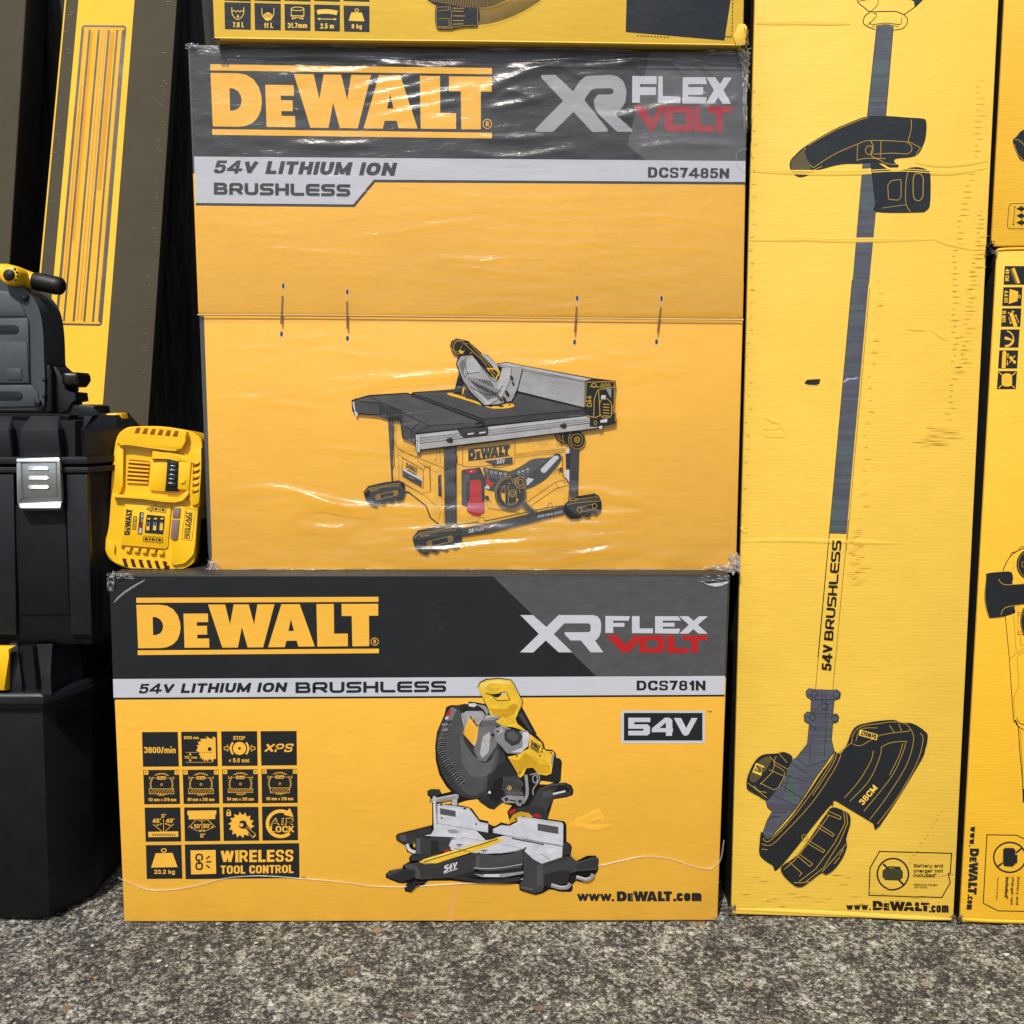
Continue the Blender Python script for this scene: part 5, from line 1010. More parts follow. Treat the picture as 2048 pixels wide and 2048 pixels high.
# ---------------------------------------------------------------- top box (vacuum), only its foot in view
PT = vplane(.018)
YT_ = card('board_yellow_top', (255, 209, 76), rough=.5); YTP = mat('ink_yellow_top', (255, 209, 76), .5)
def top_box():
    t = thing('cardboard_box', 'yellow box with a black hose picture on top of the film wrapped box', 'box', PT.hit(955, 86), 'tool boxes stacked in front of the fence')
    carton_body('carton', PT, (409, -420, 1498, -420, 1487, 91, 427, 79.5), .40, [YT_, mat('board_yellow_side', (200, 160, 70), .6)], t)
    A = lambda: Print(PT, 1.6e-4).at(370, 0, 3.331)
    for q, s, b in (((262, 14, 438, 196), '7.8 L', (318, 148, 394, 182)), ((462, 20, 638, 200), '11 L', (526, 152, 588, 186)), ((662, 26, 836, 204), '31.7mm', (684, 152, 814, 186)), ((860, 30, 1032, 208), '2.5 m', (902, 156, 992, 190)), ((1056, 36, 1229, 212), '8 kg', (1110, 160, 1178, 198))):
        p = A(); x0, y0, x1, y1 = q; p.f(KB, [(x0, y0), (x1, y0+4), (x1, y1+2), (x0+4, y1-2)]); p.t(YTP, s, b, .035)
        cx = (x0+x1)/2
        if s == '7.8 L':
            p.l(YTP, 5, [(312, 48), (312, 100), (352, 138), (392, 100), (392, 48)], r=38); p.l(YTP, 5, "312,78 325,68 338,80 352,70 366,80 378,70 392,78"); p.f(YTP, "352,94 360,112 352,120 344,112")
        elif s == '11 L':
            p.l(YTP, 5, [(512, 54), (512, 105), (552, 142), (592, 105), (592, 54)], r=38); p.c(YTP, "522,112 530,92 552,82 575,92 584,112 568,134 540,136")
            for k in range(6): p.l(KB, 2.5, [(526+k*9, 118), (540+k*7, 92)])
        elif s == '31.7mm':
            p.l(YTP, 5, [(708, 58), (708, 104), (792, 106), (792, 60)]); p.ring(YTP, 5, 750, 59, 42, 12); p.ring(YTP, 5, 750, 104, 42, 12, 0, 0, 180); arrow(p, YTP, 760, 124, 792, 125, 4, 8, 12); arrow(p, YTP, 740, 124, 708, 124, 4, 8, 12)
        elif s == '2.5 m':
            p.l(YTP, 30, "884,80 946,76 1010,84", sm=True); p.l(YTP, 5, "878,68 888,98"); p.l(YTP, 5, "1018,70 1006,102"); arrow(p, YTP, 946, 127, 882, 126, 5, 9, 18); arrow(p, YTP, 946, 127, 1012, 128, 5, 9, 18)
        else: p.f(YTP, "1108,82 1178,84 1196,142 1090,138"); p.ring(YTP, 5, 1144, 69, 12, 10)
        p.done('symbol_tile', t)
    for x0, x1 in ((262, 438), (462, 638), (662, 836), (860, 1032), (1056, 1229)):
        p = A(); p.f(KB, [(x0, -170), (x1, -168), (x1, 9+(x0-262)*.004), (x0, 3+(x0-262)*.004)]); p.done('symbol_tile', t)
    p = Print(PT, 1.6e-4).at(830, 0, 6.44); GO = mat('ink_line_gold', (196, 158, 66), .42, .4); O = mat('ink_outline', (40, 36, 30), .42, .4)
    up = [(x, y) for x, y in smooth([(150, -10), (260, 66), (480, 90), (800, 100), (1020, 70), (1240, -5), (1320, -60)], False, 6)]
    lo = [(x, y) for x, y in smooth([(820, 310), (1000, 285), (1200, 225), (1400, 130), (1600, 0), (1660, -60)], False, 6)]
    p.f(KB, [(150, -60), (150, -6), (262, 66), (470, 92), (800, 104), (820, 316), (1010, 285), (1200, 226), (1400, 132), (1606, 0), (1660, -60)])
    for i in range(62):
        t_ = i/61; a = (825+470*t_**.95, 108-170*t_**1.5); b = (830+800*t_, 312-330*t_**1.75); m_ = ((a[0]+b[0])/2+16, (a[1]+b[1])/2)
        p.l(GO, 4.6, [a, m_, b], sm=True)
    for i in range(46): x = 200+i*22; p.l(GO, 5, [(x, -40), (x+16, min(90, 18+i*4) if i < 18 else 96-max(0, i-28)*4.5)])
    p.l(GO, 5, "800,104 1020,72 1240,-6", sm=True); p.l(O, 6, "822,318 1000,290 1200,230 1400,136 1606,4", sm=True); p.l(O, 6, "160,0 262,68")
    p.fo(KB, O, 6, "280,70 465,62 480,98 790,100 806,104 808,320 796,336 630,340 490,364 476,376 300,372 282,360 264,300 260,180 268,90")
    p.l(GO, 6, "282,80 272,180 276,300 290,356 470,362 478,330", r=10); p.l(GO, 5, "296,92 432,86 436,126 300,138"); p.l(GO, 5, "296,242 430,238 440,250 436,344 300,342", r=8); p.l(GO, 5, "452,68 470,180 462,350")
    for a in ("484,104 630,108", "486,140 626,146", "490,204 644,206", "494,264 630,266", "490,312 620,306"): p.l(GO, 9, a)
    p.l(GO, 5, "806,104 808,318"); p.l(GO, 5, "486,350 630,330 800,326"); p.done('printed_picture', t)
    p = Print(PT, 1.6e-4).at(950, 0, 3.331); p.f(KB, "1016,-240 1740,-200 1700,20 1662,270 1080,220 1008,214 1004,204"); p.done('info_patch', t)
    p = Print(PT, 1.6e-4).at(950, 0, 3.331)
    for i in range(10): p.box(K, 1080+i*22, 236+i*1.0, 1094+i*22, 242+i*1.0)
    p.done('cut_line', t); p = Print(PT, 1.6e-4).at(950, 0, 3.331); p.l(K, 6, "1664,245 1710,247")
    for i in range(18): p.l(K, 6, [(1712+i*.5, 240-i*26), (1712.6+i*.5, 224-i*26)])
    p.done('cut_line', t)
    s = Solid(PT).at(950, 0, 3.331); s.add(YT_, "1762,160 1796,158 1812,176 1816,230 1800,300 1740,304 1720,240", .0004, .0016, .0005); s.done('torn_flap', t)
    crumple('torn_board', PT, 1494, 78, 5, 22, .002, t, mat('board_torn_grey', (120, 112, 96), .8), 31, .006); crumple('torn_board', PT, 432, 78, 9, 4, .001, t, mat('board_torn_grey', (120, 112, 96), .8), 32, .003)
    ridge('crease', PT, [(430, 76), (700, 80), (1000, 83), (1470, 90)], 4, .0012, YTP, t, taper=False)
top_box()
# ---------------------------------------------------------------- strimmer box
PS = vplane(.0095, -3.5, 3.4, .48, 0)
Y3 = card('board_lemon', (250, 206, 80), rough=.62, wave=.0052); Y3P = mat('ink_lemon', (250, 206, 80), .62, wave=.0052); Y3S = mat('board_dark_side', (44, 42, 38), .6)
def trimmer_box():
    t = thing('cardboard_box', 'tall lemon yellow box with a grass strimmer picture, standing on the concrete', 'box', PS.hit(1684, 1836), 'tool boxes stacked in front of the fence')
    carton_body('carton', PS, (1520, -420, 2019, -420, 1907.5, 1843, 1461.5, 1829), .17, [Y3, Y3S], t, .003)
    YL = mat('ink_line_gold', (190, 156, 70), .5, .4); O = mat('ink_outline', (40, 36, 30), .5, .4)
    SH = bpy.data.materials.new('ink_shaft'); SH.use_nodes = True; g = NT(SH); bs = g.n['Principled BSDF']; bs.inputs['Roughness'].default_value = .5
    f1 = noise(g, coords(g, (45, 45, 16)), 1, 3, .6, .6); f2 = noise(g, coords(g, (9, 9, 240)), 1, 3, .7)
    c1 = ramp(g, f1, [(.36, base((92, 86, 104))), (.5, base((90, 96, 108))), (.62, base((84, 102, 99)))])
    g.link(mixc(g, ramp(g, f2, [(.4, gray(0)), (.66, gray(.75))]), c1, base((70, 70, 78))), bs.inputs['Base Color'])
    p = Print(PS, 2e-4).at(1480, 0, 3.4014)
    # head of the tool at the top
    p.l(O, 6, "796,-20 800,15 880,80 1060,76 1116,100 1200,40 1260,-20", r=10); p.l(O, 4, "806,8 900,-8 940,0 930,40 880,84", sm=True); p.f(KB, "1130,-20 1260,-20 1188,48 1184,10"); p.l(O, 6, "880,84 850,110 838,150 860,176 920,202", sm=True); p.l(O, 5, "1116,100 1140,130 1130,170 1100,196 1046,204", sm=True); p.l(O, 4, "880,150 900,165 1000,156 1090,165 1100,120", sm=True); p.l(O, 4, "906,90 930,96 910,130 870,170", sm=True); p.l(O, 3, "896,182 990,166 1080,182", sm=True)
    p.f(SH, "932,176 960,168 1010,170 1044,180 992,790 866,790"); p.l(O, 4, "930,178 866,790"); p.l(O, 4, "1044,180 992,790")
    p.f(SH, "834,1104 890,1104 925,1440 878,1932 764,1932"); p.at(1440, 560, 3.5778); p.f(SH, "946,-6 1066,-6 905,1814 784,1810")
    p.l(O, 4, "946,0 782,1812 700,2700"); p.l(O, 3, "1072,60 905,1932"); p.l(O, 3, "784,1810 905,1814")
    p.at(1480, 0, 3.4014)
    p.c(KB, "870,792 990,788 1150,800 1240,806 1266,824 1268,900 1250,980 1195,1060 1060,1080 1058,1112 1078,1122 1070,1144 1020,1142 960,1110 810,1114 690,1118 560,1150 440,1200 390,1200 345,1160 340,1100 370,1060 450,990 640,880 800,812")
    p.l(YL, 4, "445,1000 440,1040 460,1100 500,1140", sm=True); p.f(mat('ink_gold_shade', (92, 84, 52), .5), "440,1005 445,1060 490,1140 400,1196 350,1160 345,1095")
    p.l(YL, 4, "460,990 650,885 810,818 870,800", sm=True); p.l(YL, 4, "500,1140 640,1050 800,980 880,956 1060,960 1140,970 1170,1010 1140,1045 1040,1042 905,1048", sm=True); p.l(YL, 4, "1165,812 1164,880 1140,968", sm=True); p.l(YL, 4, "1145,962 1228,1005 1195,1056"); p.l(YL, 4, "960,956 955,1070"); p.l(YL, 4, "800,985 796,1095"); p.ring(YL, 4, 880, 1022, 26, 30); p.l(YL, 5, "890,958 905,1000 890,1048 920,1075 990,1078", sm=True); p.l(YL, 4, "800,1090 850,1078 930,1080 990,1110 1060,1120", sm=True); p.l(YL, 4, "430,1190 560,1130", sm=True)
    p.c(KB, "890,1102 930,1104 1050,1168 1150,1142 1220,1138 1280,1160 1296,1200 1294,1380 1270,1430 1210,1444 930,1440 920,1380 905,1260")
    p.l(YL, 4, "1150,1150 1130,1230 1128,1380 1160,1440", sm=True); p.l(YL, 5, "1178,1210 1190,1180 1230,1180 1248,1210 1244,1340 1225,1366 1190,1362 1178,1330", True, r=16); p.l(YL, 4, "1005,1260 1030,1228 1095,1220 1096,1340 1080,1362 1010,1356", True, r=10); p.l(YL, 3, "965,1416 1130,1392"); p.l(O, 3, "890,1105 930,1440")
    # lower tube lettering: reads upwards
    p.at(1560, 1040, 4.83)
    p.l(O, 4, "478,130 344,1630"); p.l(O, 4, "660,0 510,1640")
    p.wide(O, 'BRUSHLESS', (424, 1158, 508, 196, 596, 198, 512, 1166), .26, .13, .2); p.t(O, '54V', (402, 1446, 414, 1200, 512, 1206, 496, 1456), .045)
    # cutter head
    p.at(1480, 1340, 3.7146)
    p.fo(SH, O, 4, "490,160 510,138 560,145 690,150 720,145 748,170 742,210 700,225 690,330 720,325 735,350 725,385 690,395 680,520 700,600 640,690 560,800 500,900 420,1020 300,1160 220,1250 190,1260 170,1210 200,1120 240,1050 205,1020 190,960 230,900 300,840 330,770 370,680 420,650 500,550 515,400 480,380 475,335 500,310 525,315 530,220 495,195")
    for q in ("610,150 610,240 560,300", "640,160 640,420", "530,220 700,220", "525,320 690,330", "515,400 560,440 560,420", "500,560 520,580 520,700", "640,430 625,650", "430,660 500,720 640,670", "330,780 500,830", "300,850 470,960", "230,920 420,1010", "250,1060 350,1060", "210,1120 240,1090 300,1090", "380,690 500,770", "370,770 330,900"): p.l(O, 3.5, q)
    for x, y in ((550, 180), (715, 185), (540, 350), (705, 360), (630, 270)): p.ring(O, 4, x, y, 24)
    p.c(K, "700,605 745,620 790,560 850,430 960,390 1130,370 1200,390 1290,400 1380,460 1395,500 1380,580 1330,700 1035,1160 970,1120 720,975 690,1010 640,1040 300,1462 240,1450 150,1380 145,1290 160,1200 200,1260 260,1220 380,1090 500,920 600,770 680,660")
    p.f(K, "1035,1166 715,973 760,900 1000,700 1330,700")
    for q in ("702,605 680,680 540,900 380,1110 220,1270 170,1250", "752,625 700,740 540,980 340,1200 230,1300 160,1290", "720,612 690,700 540,930", "205,1335 160,1330"): p.l(YL, 4, q, sm=True)
    for q in ("990,600 970,680 880,830 775,950", "1050,570 1040,640 960,820 815,975", "1050,572 1120,540 1225,530 1230,545 1200,640 1120,800 920,1050", "1210,545 1180,640 1110,780", "1270,440 1290,520 1240,700 1100,930 965,1110", "1340,470 1360,520 1310,700 1160,960 1020,1145", "830,550 840,480 900,420 1020,400 1140,385 1230,400 1260,450 1150,465 1030,490 900,560 840,550", "860,530 900,440 1020,430", "1110,410 1150,470", "1180,400 1200,455", "720,620 830,540"): p.l(YL, 4, q, sm=True)
    LG = mat('ink_lemon_lettering', (250, 206, 80), .6)
    p.f(LG, "890,442 1022,478 1016,522 884,486"); p.logo(K, (1010, 515, 896, 484, 900, 450, 1014, 480), False, False); p.t(LG, '38CM', (880, 978, 990, 850, 1024, 880, 914, 1006), .05)
    p.c(K, "60,780 110,680 170,630 270,620 330,610 390,650 350,740 330,800 260,900 200,965 130,930 60,890 48,850")
    for q in ("220,640 260,690 240,760 150,850", "290,620 350,690", "250,700 330,750 330,800", "215,740 330,790 280,880 250,890 150,840", "60,840 200,950", "270,640 250,680 360,740", "100,860 140,900 200,910"): p.l(YL, 4, q, r=14)
    p.c(mat('ink_gold_shade', (92, 84, 52), .5), "70,800 120,700 180,650 225,650 220,700 120,830"); p.f(LG, "120,690 182,716 156,784 92,758"); p.logo(K, (170, 776, 104, 750, 122, 702, 178, 726), False, False)
    p.c(K, "690,1020 780,1050 815,1080 820,1140 790,1250 795,1310 760,1400 700,1480 640,1520 600,1510 480,1600 430,1610 390,1590 320,1520 310,1460 420,1380 520,1250 640,1070")
    for q in ("790,1060 800,1140 740,1280 620,1470 480,1580 400,1580", "770,1050 780,1140 700,1290 560,1480 440,1570", "660,1050 750,1090 745,1110 640,1070", "590,1150 700,1220 690,1236 580,1170", "500,1260 630,1340 618,1356 490,1280", "430,1360 540,1440 520,1460 425,1380", "360,1420 460,1510 440,1530", "790,1290 700,1400 610,1500", "660,1080 560,1220 400,1420 330,1480", "770,1330 740,1380", "740,1390 700,1440"): p.l(YL, 4.5, q)
    p.ring(YL, 4, 480, 1242, 20, 20)
    p.done('printed_picture', t)
    # not included panel
    p = Print(PS, 2e-4).at(1480, 1340, 3.7146)
    p.l(O, 8, "1036,1348 1572,1362 1562,1510 1548,1512 1562,1582 1500,1690 958,1674 966,1472", True); p.ring(O, 12, 1136, 1516, 116); p.l(O, 14, "1064,1440 1216,1596"); p.fo(mat('ink_olive', (62, 64, 40), .6), O, 4, "1062,1490 1090,1474 1190,1474 1208,1500 1206,1545 1180,1562 1080,1558 1060,1536"); p.l(O, 10, "1085,1478 1110,1462 1190,1468")
    p.t(O, 'Battery and', (1292, 1442, 1508, 1474), .02); p.t(O, 'charger not', (1290, 1480, 1508, 1510), .02); p.t(O, 'included*', (1288, 1512, 1462, 1538), .02); p.t(O, '* Batterie et chargeur', (1284, 1588, 1470, 1604), .02); p.t(O, 'non inclus', (1296, 1606, 1390, 1618), .02); p.done('notice_panel', t)
    p = Print(PS, 2e-4).at(1480, 1340, 3.7146); p.t(O, 'www.', (790, 1744, 970, 1784), .05); p.logo(O, (986, 1714, 1408, 1730, 1408, 1794, 986, 1784), False, False); p.t(O, '.com', (1404, 1748, 1550, 1802), .05); p.done('web_lettering', t)
    # wear: rubbed corrugations, creases, a punched hole, small tears
    DM = mat('rub_mark', (230, 190, 74), .7); p = Print(PS, 1.4e-4).at(0, 0, 1); rs = random.Random(9)
    def rub(n, f, w0=8, w1=26):
        for i in range(n):
            x, y = f(i/n); x += rs.uniform(-3, 5); L = rs.uniform(w0, w1); p.f(DM, [(x, y), (x+L*.5, y-rs.uniform(.4, 1.4)), (x+L, y+rs.uniform(-.5, .5)), (x+L*.5, y+rs.uniform(.3, 1.2))])
    rub(60, lambda u: (1950-70*u+10*math.sin(u*9), 150+u*700)); rub(38, lambda u: (1955-45*u, 420+u*330), 10, 34); rub(34, lambda u: (1508-.0255*(180+u*900)+3, 180+u*900), 4, 14); rub(22, lambda u: (1752-40*u, 560+u*520), 5, 22); rub(26, lambda u: (1700+8*math.sin(u*30), 1060+u*110), 10, 40); rub(14, lambda u: (1880-70*u, 1620+u*110), 4, 10); rub(26, lambda u: (1480+u*380, 1745+rs.uniform(0, 70)), 6, 34); rub(14, lambda u: (1820+60*rs.random(), 850+u*40), 20, 60)
    p.done('rub_marks', t)
    for q, wd, h in (("1513,47 1600,46 1700,48", 8, .0003), ("1503,342 1580,344 1690,345 1800,340 1900,345 1976,334", 13, .0005), ("1830,325 1900,330 1976,320", 9, .0003), ("1499,480 1600,478 1700,480 1870,478", 11, .0004), ("1870,478 1900,488 1960,500", 8, .0003), ("1482,1082 1560,1080 1700,1083 1800,1086", 9, .0005), ("1470,1818 1600,1823 1800,1834 1903,1838", 9, .0009)):
        ridge('crease', PS, q, wd, h, Y3P, t, prof=VAL, lv=3e-4)
    p = Print(PS, 1.5e-4).at(1440, 560, 3.5778); p.f(mat('hole_dark', (40, 32, 26), .8), "602,738 622,714 718,708 712,742 690,752 630,750"); p.f(mat('board_raw_edge', (226, 190, 120), .7), "604,742 630,752 690,754 712,744 700,758 632,758"); p.done('punched_hole', t)
    z = (1440, 560, 3.5778)
    for q, wd, h in (("316,984 400,1014 440,1040 486,1106", 9, .0005), ("300,1060 400,1054 440,1044", 9, .0002), ("300,1100 400,1104 480,1106", 14, .0003), ("1520,360 1620,430", 7, .0003), ("1340,345 1480,360", 7, .0003), ("150,1770 190,1810", 8, .0006)):
        ridge('dent', PS, q, wd, h, Y3P, t, z, prof=VAL, lv=3e-4)
    for q in ("900,706 950,712 990,698", "880,738 905,722 930,712"): ridge('dent', PS, q, 5, .001, mat('ink_shaft_edge', (150, 140, 170), .5), t, z)
    p = Print(PS, 1.5e-4).at(1480, 1340, 3.7146); p.f(mat('board_torn', (176, 150, 92), .8), "1440,1536 1530,1522 1560,1512 1595,1514 1590,1526 1540,1532"); p.done('tear', t)
    crumple('torn_board', PS, 1462, 1822, 10, 12, .001, t, mat('board_torn_grey', (120, 112, 96), .8), 41, .005); crumple('torn_board', PS, 1905, 1836, 6, 8, .0, t, mat('board_torn_grey', (120, 112, 96), .8), 42, .003)
trimmer_box()
# ---------------------------------------------------------------- the two boxes at the right edge
PR = vplane(-.0034, 0, 3.2)
Y4 = card('board_sunny', (255, 197, 56), rough=.5, wave=.004); Y4P = mat('ink_sunny', (255, 197, 56), .5); Y4S = mat('board_black_side', (40, 40, 39), .55)
def right_boxes():
    O = mat('ink_outline', (40, 36, 30), .5, .4); YL = mat('ink_line_gold', (190, 156, 70), .5, .4); BR = mat('ink_line_brown', (176, 124, 34), .5, .4)
    t = thing('cardboard_box', 'yellow box with a column of black symbol tiles, on the concrete at the right', 'box', PR.hit(2000, 1846), 'tool boxes stacked in front of the fence')
    carton_body('carton', PR, (1995, 496, 2420, 492, 2330, 1856, 1919.5, 1845), .34, [Y4, Y4S], t, .003)
    def tile(q): p = Print(PR, 1.6e-4).at(1880, 400, 4.83); p.f(K, q); return p
    def vt(p, s, x0, y0, x1, y1): p.t(Y4P, s, (x1, y0, x1-4, y1, x0-4, y1, x0, y0), .04)   # reads downwards
    p = tile("626,638 1010,638 1000,818 614,818"); vt(p, '40 CM', 634, 666, 670, 782); p.l(Y4P, 26, "712,668 762,804"); p.e(Y4P, 711, 668, 13); p.l(YL, 4, "682,668 730,806"); p.l(YL, 4, "690,664 742,806"); p.done('symbol_tile', t)
    p = tile("612,842 796,842 786,1024 600,1024"); vt(p, '4.4 KG', 622, 876, 660, 992); p.f(Y4P, "674,860 756,884 748,976 664,1004"); p.ring(Y4P, 7, 766, 932, 10, 14); p.done('symbol_tile', t)
    p = tile("600,1046 786,1046 776,1224 590,1224"); vt(p, '15 M/S', 602, 1068, 638, 1182); p.l(Y4P, 38, "692,1106 732,1224"); p.e(Y4P, 692, 1106, 19); arrow(p, Y4P, 762, 1188, 728, 1104, 7, 12, 22); arrow(p, Y4P, 664, 1130, 686, 1200, 6, 12, 20); p.f(Y4P, "652,1100 664,1080 676,1092"); p.f(Y4P, "690,1066 722,1078 700,1090"); p.done('symbol_tile', t)
    p = tile("586,1250 770,1250 758,1426 574,1426"); p.ring(Y4P, 22, 634, 1340, 74, 72, 0, 15, 95); p.ring(Y4P, 12, 634, 1340, 76, 74, 0, -80, 10); p.f(Y4P, "626,1326 642,1320 726,1360 640,1350 626,1346"); p.ring(Y4P, 6, 638, 1334, 12); p.done('symbol_tile', t)
    p = tile("572,1452 756,1452 746,1628 560,1628"); p.l(Y4P, 38, "622,1480 614,1622"); p.e(Y4P, 622, 1476, 19); arrow(p, Y4P, 656, 1530, 656, 1478, 7, 12, 22); arrow(p, Y4P, 652, 1548, 650, 1600, 7, 12, 22); p.l(Y4P, 15, "676,1526 728,1568"); p.l(Y4P, 9, "726,1502 672,1570"); p.e(Y4P, 684, 1522, 15); p.e(Y4P, 720, 1566, 15); p.done('symbol_tile', t)
    p = tile("562,1652 744,1652 732,1828 548,1828"); p.c(Y4P, "604,1690 646,1674 690,1690 696,1740 690,1790 640,1802 602,1786 596,1740"); 
    for a in ("570,1662 602,1694", "732,1664 696,1696", "564,1818 600,1786", "722,1818 690,1788"): p.l(Y4P, 8, a)
    p.done('symbol_tile', t)
    p = Print(PR, 1.6e-4).at(1840, 1040, 4.83)
    p.l(O, 8, "800,496 830,420 880,345 960,290 1100,240", sm=True); p.l(O, 6, "874,340 880,320 950,296 975,258 1100,250", r=10); p.fo(K, O, 5, p.ell(1070, 430, 136, 150)); p.ring(YL, 4, 1070, 430, 122, 136); p.l(YL, 4, "985,405 1030,405 1030,460 985,450", True); p.l(YL, 4, "915,400 905,460 890,500", sm=True)
    p.c(K, "650,516 800,500 880,503 900,560 906,622 1100,612 1300,612 1300,810 1020,815 920,830 922,890 900,905 820,930 690,950 660,935 622,770 636,560"); p.l(YL, 5, "640,530 628,760 664,930 690,950 820,935", sm=True); p.l(YL, 6, "758,572 790,610 840,626 1010,614", sm=True); p.l(YL, 6, "782,916 800,870 850,838 1010,815", sm=True)
    p.c(K, "1020,840 980,900 968,980 980,1060 1020,1130 1200,1150 1200,830"); p.l(YL, 4, "1000,860 975,980 1000,1110", sm=True)
    p.l(O, 6, "824,930 862,1320 900,1880 910,1960"); p.l(BR, 3, "904,920 930,1280"); p.l(BR, 3, "870,1340 930,1290 1010,1240", sm=True); p.l(BR, 3, "1010,1270 950,1310 940,1360 955,1600 910,1700 912,1900", sm=True)
    for y in (890, 1080): p.l(BR, 4, [(945, y), (1005, y), (1005, y+26), (945, y+24)], True)
    p.l(BR, 3, "945,830 950,1120"); p.l(BR, 3, "970,1110 975,1210 1010,1215")
    p.at(1840, 1440, 4.6); p.l(O, 7, "880,0 905,60 920,300 945,560 950,760"); p.l(O, 6, "870,0 900,60 957,90"); p.l(BR, 3, "925,90 945,500"); p.f(O, "948,630 1000,640 1000,800 952,750"); p.l(O, 5, "890,-20 920,30 1000,50", sm=True); p.done('printed_picture', t)
    p = Print(PR, 1.6e-4).at(1840, 1440, 4.6); q4 = lambda xt, y0, xb, y1, w: (xt+w, y0, xb+w, y1, xb, y1, xt, y0)
    p.t(K, 'www.', q4(464, 980, 450, 1164, 46), .05); p.logo(K, q4(450, 1182, 442, 1606, 92) if 0 else (544, 1184, 520, 1608, 438, 1600, 460, 1180), False, False); p.t(K, '.com', (486, 1606, 476, 1746, 428, 1744, 440, 1604), .05); p.done('web_lettering', t)
    p = Print(PR, 1.6e-4).at(1840, 1440, 4.6); p.l(K, 9, "1200,1210 890,1060 616,1056 582,1686 718,1756 1200,1766"); p.ring(K, 15, 826, 1264, 148, 138); p.l(K, 17, "716,1348 938,1180"); p.fo(K, YL, 4, "764,1190 780,1176 860,1176 880,1200 876,1330 850,1352 776,1348 762,1320"); p.l(K, 22, "886,1240 884,1320")
    for s, xt, y0, y1 in (('Battery and', 888, 1444, 1700), ('charger not', 838, 1444, 1700), ('included*', 790, 1444, 1648)): p.t(K, s, (xt+32, y0, xt+18, y1, xt-12, y1, xt, y0), .05)
    p.t(K, '* Batterie et chargeur', (724, 1440, 714, 1656, 700, 1656, 710, 1440), .02); p.done('notice_panel', t)
    crumple('torn_board', PR, 1980, 496, 10, 16, .001, t, Y4S, 51, .006); crumple('torn_board', PR, 1921, 1838, 5, 9, .001, t, mat('board_torn_grey', (120, 112, 96), .8), 52, .004); crumple('film_scrap', PR, 1990, 504, 8, 4, .003, t, CRUMPLE, 53, .003)
    ridge('crease', PR, "1994,500 2020,498 2100,497", 6, .0015, Y4P, t); ridge('crease', PR, "1922,1838 1980,1842 2100,1845", 7, .0015, Y4P, t)
    t2 = thing('cardboard_box', 'yellow box with a keep upright sign, stacked on the right edge box', 'box', PR.hit(2000, 493), 'tool boxes stacked in front of the fence')
    carton_body('carton', PR, (2032, -420, 2480, -420, 2420, 489, 1983, 493), .33, [Y4, Y4S], t2, .003)
    p = Print(PR, 1.6e-4).at(1480, 0, 3.4014); p.l(K, 4, "2300,1382 1850,1384 1830,1400 1818,1540 1830,1556 2300,1560", r=8); p.l(K, 4, "1870,1410 1860,1530"); p.e(K, 1870, 1408, 5); p.e(K, 1860, 1530, 5)
    for y in (1420, 1468, 1514): p.f(K, [(1880, y), (1922, y-22), (1922, y-10), (2000, y-10), (2000, y+10), (1922, y+10), (1922, y+22)]); 
    p.t(BR, '3MTIDA', (1846, 1432, 1842, 1500, 1834, 1500, 1838, 1432), .0) if 0 else None
    p.done('upright_sign', t2)
    p = Print(PR, 1.6e-4).at(1480, 0, 3.4014); p.c(K, "1856,960 1880,930 1935,880 2100,850 2100,1120 1930,1100 1880,1040"); p.l(YL, 4, "1870,950 1900,955 1945,1000", sm=True); p.l(YL, 4, "1866,980 1890,1050 1950,1110", sm=True); p.done('printed_picture', t2)
right_boxes()
